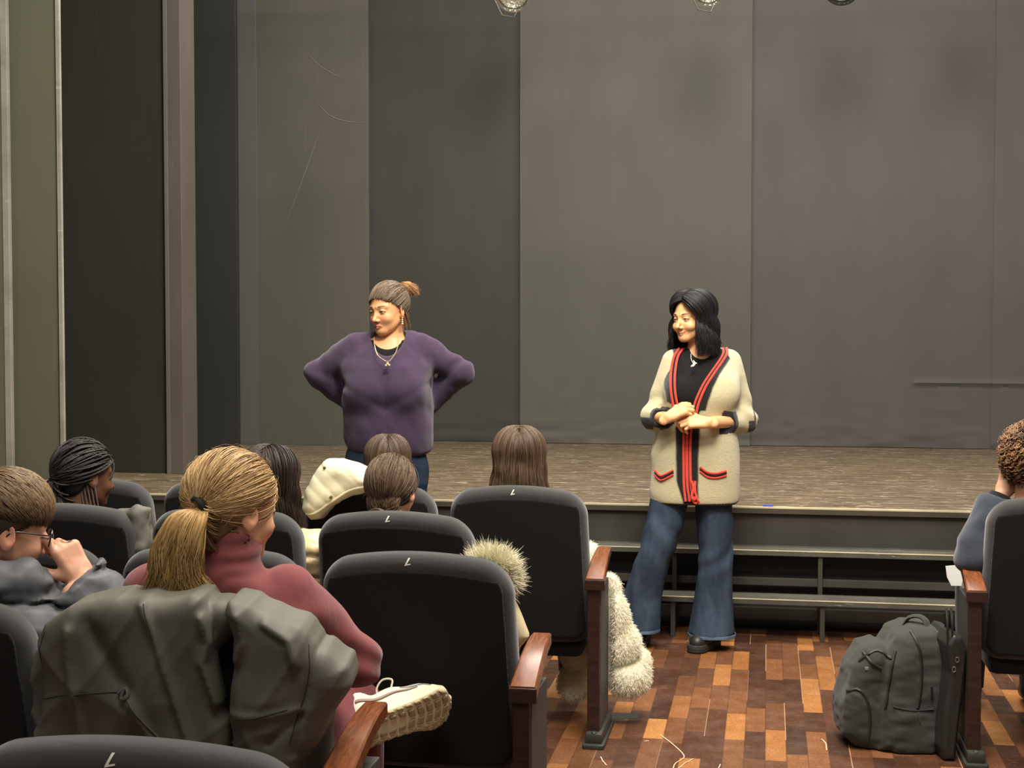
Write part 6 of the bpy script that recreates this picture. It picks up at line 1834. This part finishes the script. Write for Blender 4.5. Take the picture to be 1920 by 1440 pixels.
# --- backpack on the floor by the right hand seats
M_pack = fabric('backpack_canvas', (56, 57, 52), 500, 0.18, 0.85, 0.1, 0.4, 0.002, big=0.4, bigscale=9, bigdist=0.016)
M_packd = fabric('backpack_dark', (46, 47, 44), 500, 0.18, 0.85, 0.1, 0.4, 0.002)
M_zip = plain('black_zip_tape', (40, 40, 37), 0.6)
def backpack():
    s = Sheet('backpack', 1670, 5.13, 'dark grey backpack with zips standing on the wooden floor by the right hand seat', 'backpack')
    B = s.P([(1584, 1388), (1582, 1330), (1590, 1276), (1606, 1232), (1632, 1203), (1668, 1182), (1705, 1170), (1748, 1170), (1772, 1185), (1785, 1230), (1788, 1300), (1778, 1375), (1764, 1404), (1720, 1414), (1640, 1412), (1604, 1404)])
    s.r['label'] = 'dark grey backpack with zips standing on the wooden floor by the right hand seat'
    main = s.P([(1636, 1404), (1640, 1300), (1652, 1232), (1680, 1186), (1708, 1172), (1748, 1172), (1770, 1190), (1782, 1240), (1786, 1320), (1772, 1398), (1740, 1410)])
    low = s.P([(1580, 1376), (1580, 1320), (1590, 1288), (1612, 1282), (1640, 1296), (1662, 1320), (1664, 1396), (1640, 1410), (1604, 1400)])
    mid_ = s.P([(1588, 1300), (1598, 1250), (1620, 1214), (1650, 1205), (1672, 1216), (1668, 1260), (1664, 1330), (1620, 1330)])
    side = s.P([(1664, 1316), (1744, 1320), (1752, 1380), (1740, 1408), (1664, 1408)])
    def f(p):
        x, y, z = p.T
        ln = 0.10 * (z - 0.2)
        d = slab(x, y, z, main, 0.02 + ln * 0.5, 0.150, 0.075)
        d = smin(d, slab(x, y, z, mid_, 0.03, 0.120, 0.055), 0.006)
        d = smin(d, slab(x, y, z, low, 0.03, 0.125, 0.05), 0.006)
        d = smin(d, slab(x, y, z, side, -0.10, 0.040, 0.03), 0.006)
        d = d + 0.006 * noise(p, 11, 2) + 0.003 * noise(p * [1, 1, 2.0], 26, 3)
        return smax(d, 0.002 - z, 0.006)
    sdfobj('bag_body', f, (-0.21, -0.19, 0.0), (0.26, 0.24, 0.52), 0.006, M_pack, s.r)
    zs = {'main_zip': [(1703, 1180), (1714, 1215), (1716, 1260), (1712, 1300), (1708, 1316)], 'rear_zip': [(1752, 1180), (1761, 1215), (1761, 1260), (1752, 1296)],
          'middle_pocket_zip': [(1672, 1214), (1664, 1240), (1658, 1280), (1652, 1318)], 'top_pocket_zip': [(1610, 1238), (1626, 1222), (1644, 1216), (1664, 1228)], 'low_pocket_zip': [(1588, 1294), (1605, 1288), (1620, 1306), (1626, 1345), (1622, 1390)],
          'small_pocket_zip': [(1618, 1222), (1630, 1238), (1646, 1248)]}
    for nm, q in zs.items():
        t_ = trace(f, s.P(q), 26, 0.0)
        MB().tube(t_, 0.0060, 8, sq=(1, 1)).build(nm, M_zip, s.r)
        MB().tube(t_ + V(0, -0.004, 0), 0.0026, 6).build('zip_teeth', plain('zip_coil', (26, 26, 25), 0.4), s.r)
    MB().tube(trace(f, s.P([(1664, 1314), (1700, 1320), (1738, 1318)]), 20, 0.0), 0.0045, 6).build('side_pocket_edge', M_packd, s.r)
    c = trace(f, s.P([(1709, 1322), (1711, 1340)]), 6, 0.004)
    MB().tube(c, 0.0050, 6, sq=(1.1, 0.4)).build('zip_pull', plain('steel_pull', (150, 150, 146), 0.3, 0.8), s.r)
    c = trace(f, s.P([(1734, 1276), (1734, 1296)]), 6, 0.002)
    MB().tube(c, 0.009, 10, sq=(1.0, 0.4)).build('cable_port', plain('black_rubber', (28, 28, 28), 0.3), s.r)
    c = trace(f, s.P([(1620, 1248), (1621, 1252)]), 2, 0.001, smooth=0)[0]
    MB().box(c - V(0.006, 0.002, 0.006), c + V(0.006, 0.002, 0.006), 0.001).build('badge', plain('badge_grey', (150, 150, 140), 0.4, 0.4), s.r)
    kk = s.k
    hd = [V((a - s.u) * kk, yy, zat(b, s.D)) for a, b, yy in ((1703, 1176, 0.02), (1712, 1162, 0.01), (1728, 1158, -0.01), (1738, 1166, -0.03), (1737, 1182, -0.05), (1733, 1192, -0.075))]
    MB().tube(spline(hd, 24), 0.013, 8, sq=(1.25, 0.55)).build('carry_handle', M_pack, s.r)
    st_ = [V((a - s.u) * kk, yy, zat(b, s.D)) for a, b, yy in ((1768, 1180, -0.02), (1784, 1205, -0.07), (1788, 1250, -0.09), (1776, 1300, -0.09), (1762, 1340, -0.07))]
    sp_ = MB().tube(spline(st_, 24), 0.020, 8, sq=(1.0, 0.4)).build('shoulder_strap', M_packd, s.r)
    MB().box(V((1768 - s.u) * kk, -0.112, zat(1302, s.D)), V((1784 - s.u) * kk, -0.098, zat(1294, s.D)), 0.001).build('strap_buckle', plain('buckle_grey', (120, 120, 116), 0.4, 0.5), sp_)
backpack()
def leather_bag():
    s = Sheet('leather_bag', 1788, 4.98, 'slim black leather bag hanging upright between the backpack and the right hand seat', 'bag')
    A = s.P([(1771, 1205), (1784, 1186), (1800, 1190), (1811, 1215), (1806, 1290), (1796, 1360), (1790, 1424), (1768, 1424), (1762, 1400), (1768, 1330), (1778, 1260)])
    def f(p):
        x, y, z = p.T
        return slab(x, y, z, A, 0.06, 0.13, 0.018) + 0.002 * noise(p * [3, 1, 1], 12, 2) - ridge(x, z, s.P([(1806, 1215), (1796, 1300), (1784, 1420)]), 0.003, 0.003)
    sdfobj('bag_body', f, (-0.07, -0.10, 0.0), (0.07, 0.22, 0.52), 0.005, plain('black_leather', (40, 38, 35), 0.42, bump=0.15, bscale=120), s.r)
    kk = s.k
    for dx in (0, 9):
        hd = [V((a + dx - s.u) * kk, yy, zat(b, s.D)) for a, b, yy in ((1774, 1204, -0.06), (1774, 1165, -0.05), (1780, 1146, 0.0), (1788, 1156, 0.05), (1790, 1200, 0.07))]
        MB().tube(spline(hd, 26), 0.0045, 7).build('handle', plain('handle_leather', (34, 32, 30), 0.35), s.r)
    cl = MB()
    for a, b in ((1789, 1232), (1783, 1250)):
        c = V((a - s.u) * kk, -0.078, zat(b, s.D))
        th_ = np.linspace(0, 2 * np.pi, 16)
        cl.tube(c + np.stack([np.cos(th_) * 0.006, 0 * th_, np.sin(th_) * 0.009], -1), 0.0018, 6, cap=False)
    cl.build('clasp_rings', plain('nickel', (170, 168, 160), 0.2, 0.9), s.r)
leather_bag()
# --- white papers on the lap of the person at the right edge
s_ = Sheet('paper_sheets', 1812, 5.45, 'white paper sheets behind the wooden armrest at the right edge', 'paper')
pm = MB().prism(s_.P([(1778, 1064), (1850, 1058), (1862, 1102), (1789, 1101), (1781, 1085)]), 0.0, 0.004, 0.0, 'xz')
pm.build('sheets', plain('white_paper', (236, 234, 226), 0.7), s_.r, smooth=False)

# --- marks and litter on the floor
def on_floor(u, v, z=0.0):
    dx = (u - 960) / 2700.0; dz = -(v - 720) / 2700.0
    cp, sp = math.cos(PITCH), math.sin(PITCH)
    f = V(-SY_ * cp, CY * cp, -sp); r = V(CY, SY_, 0); up = V(-SY_ * sp, CY * sp, cp)
    d = f + r * dx + up * dz
    t = (z - 1.5) / d[2]
    return V(d[0] * t, d[1] * t, z)
tp = [on_floor(*q) for q in ((1140, 1336), (1196, 1338), (1198, 1347), (1140, 1350))]
tag(MB().add([q + V(0, 0, 0.0008) for q in tp] + [q for q in tp], [[0, 1, 2, 3], [4, 7, 6, 5], [0, 4, 5, 1], [1, 5, 6, 2], [2, 6, 7, 3], [3, 7, 4, 0]]).build('floor_tape', plain('grey_tape', (64, 66, 60), 0.5), smooth=False),
    'short strip of dark grey tape stuck on the floor beside the cast foot', 'tape')
M_shred = plain('pale_shred', (224, 196, 158), 0.8)
for i, q in enumerate(([(1238, 1379), (1262, 1397), (1279, 1412), (1282, 1423), (1266, 1432), (1262, 1444)], [(1300, 1424), (1288, 1430), (1272, 1441)], [(1540, 1387), (1548, 1394), (1550, 1408)], [(1208, 1391), (1216, 1390)], [(1351, 1434), (1346, 1444)], [(1126, 1420), (1132, 1430), (1138, 1436)])):
    P_ = spline([on_floor(a, b) for a, b in q], 14); P_[:, 2] = 0.0022 + 0.001 * np.sin(np.arange(14))
    tag(MB().tube(P_, 0.0018, 5, sq=(1, 0.5)).build('paper_shred', M_shred), ['long curled pale shred on the floor at the bottom of the aisle', 'straight pale shred next to the long curled one on the floor', 'thin pale shred lying left of the backpack', 'tiny pale scrap on the floor right of the cast foot', 'short pale scrap at the bottom edge between the curled shred and the backpack', 'bent pale shred on the floor below the cast foot'][i], 'litter', 'pale scraps on the wooden floor')
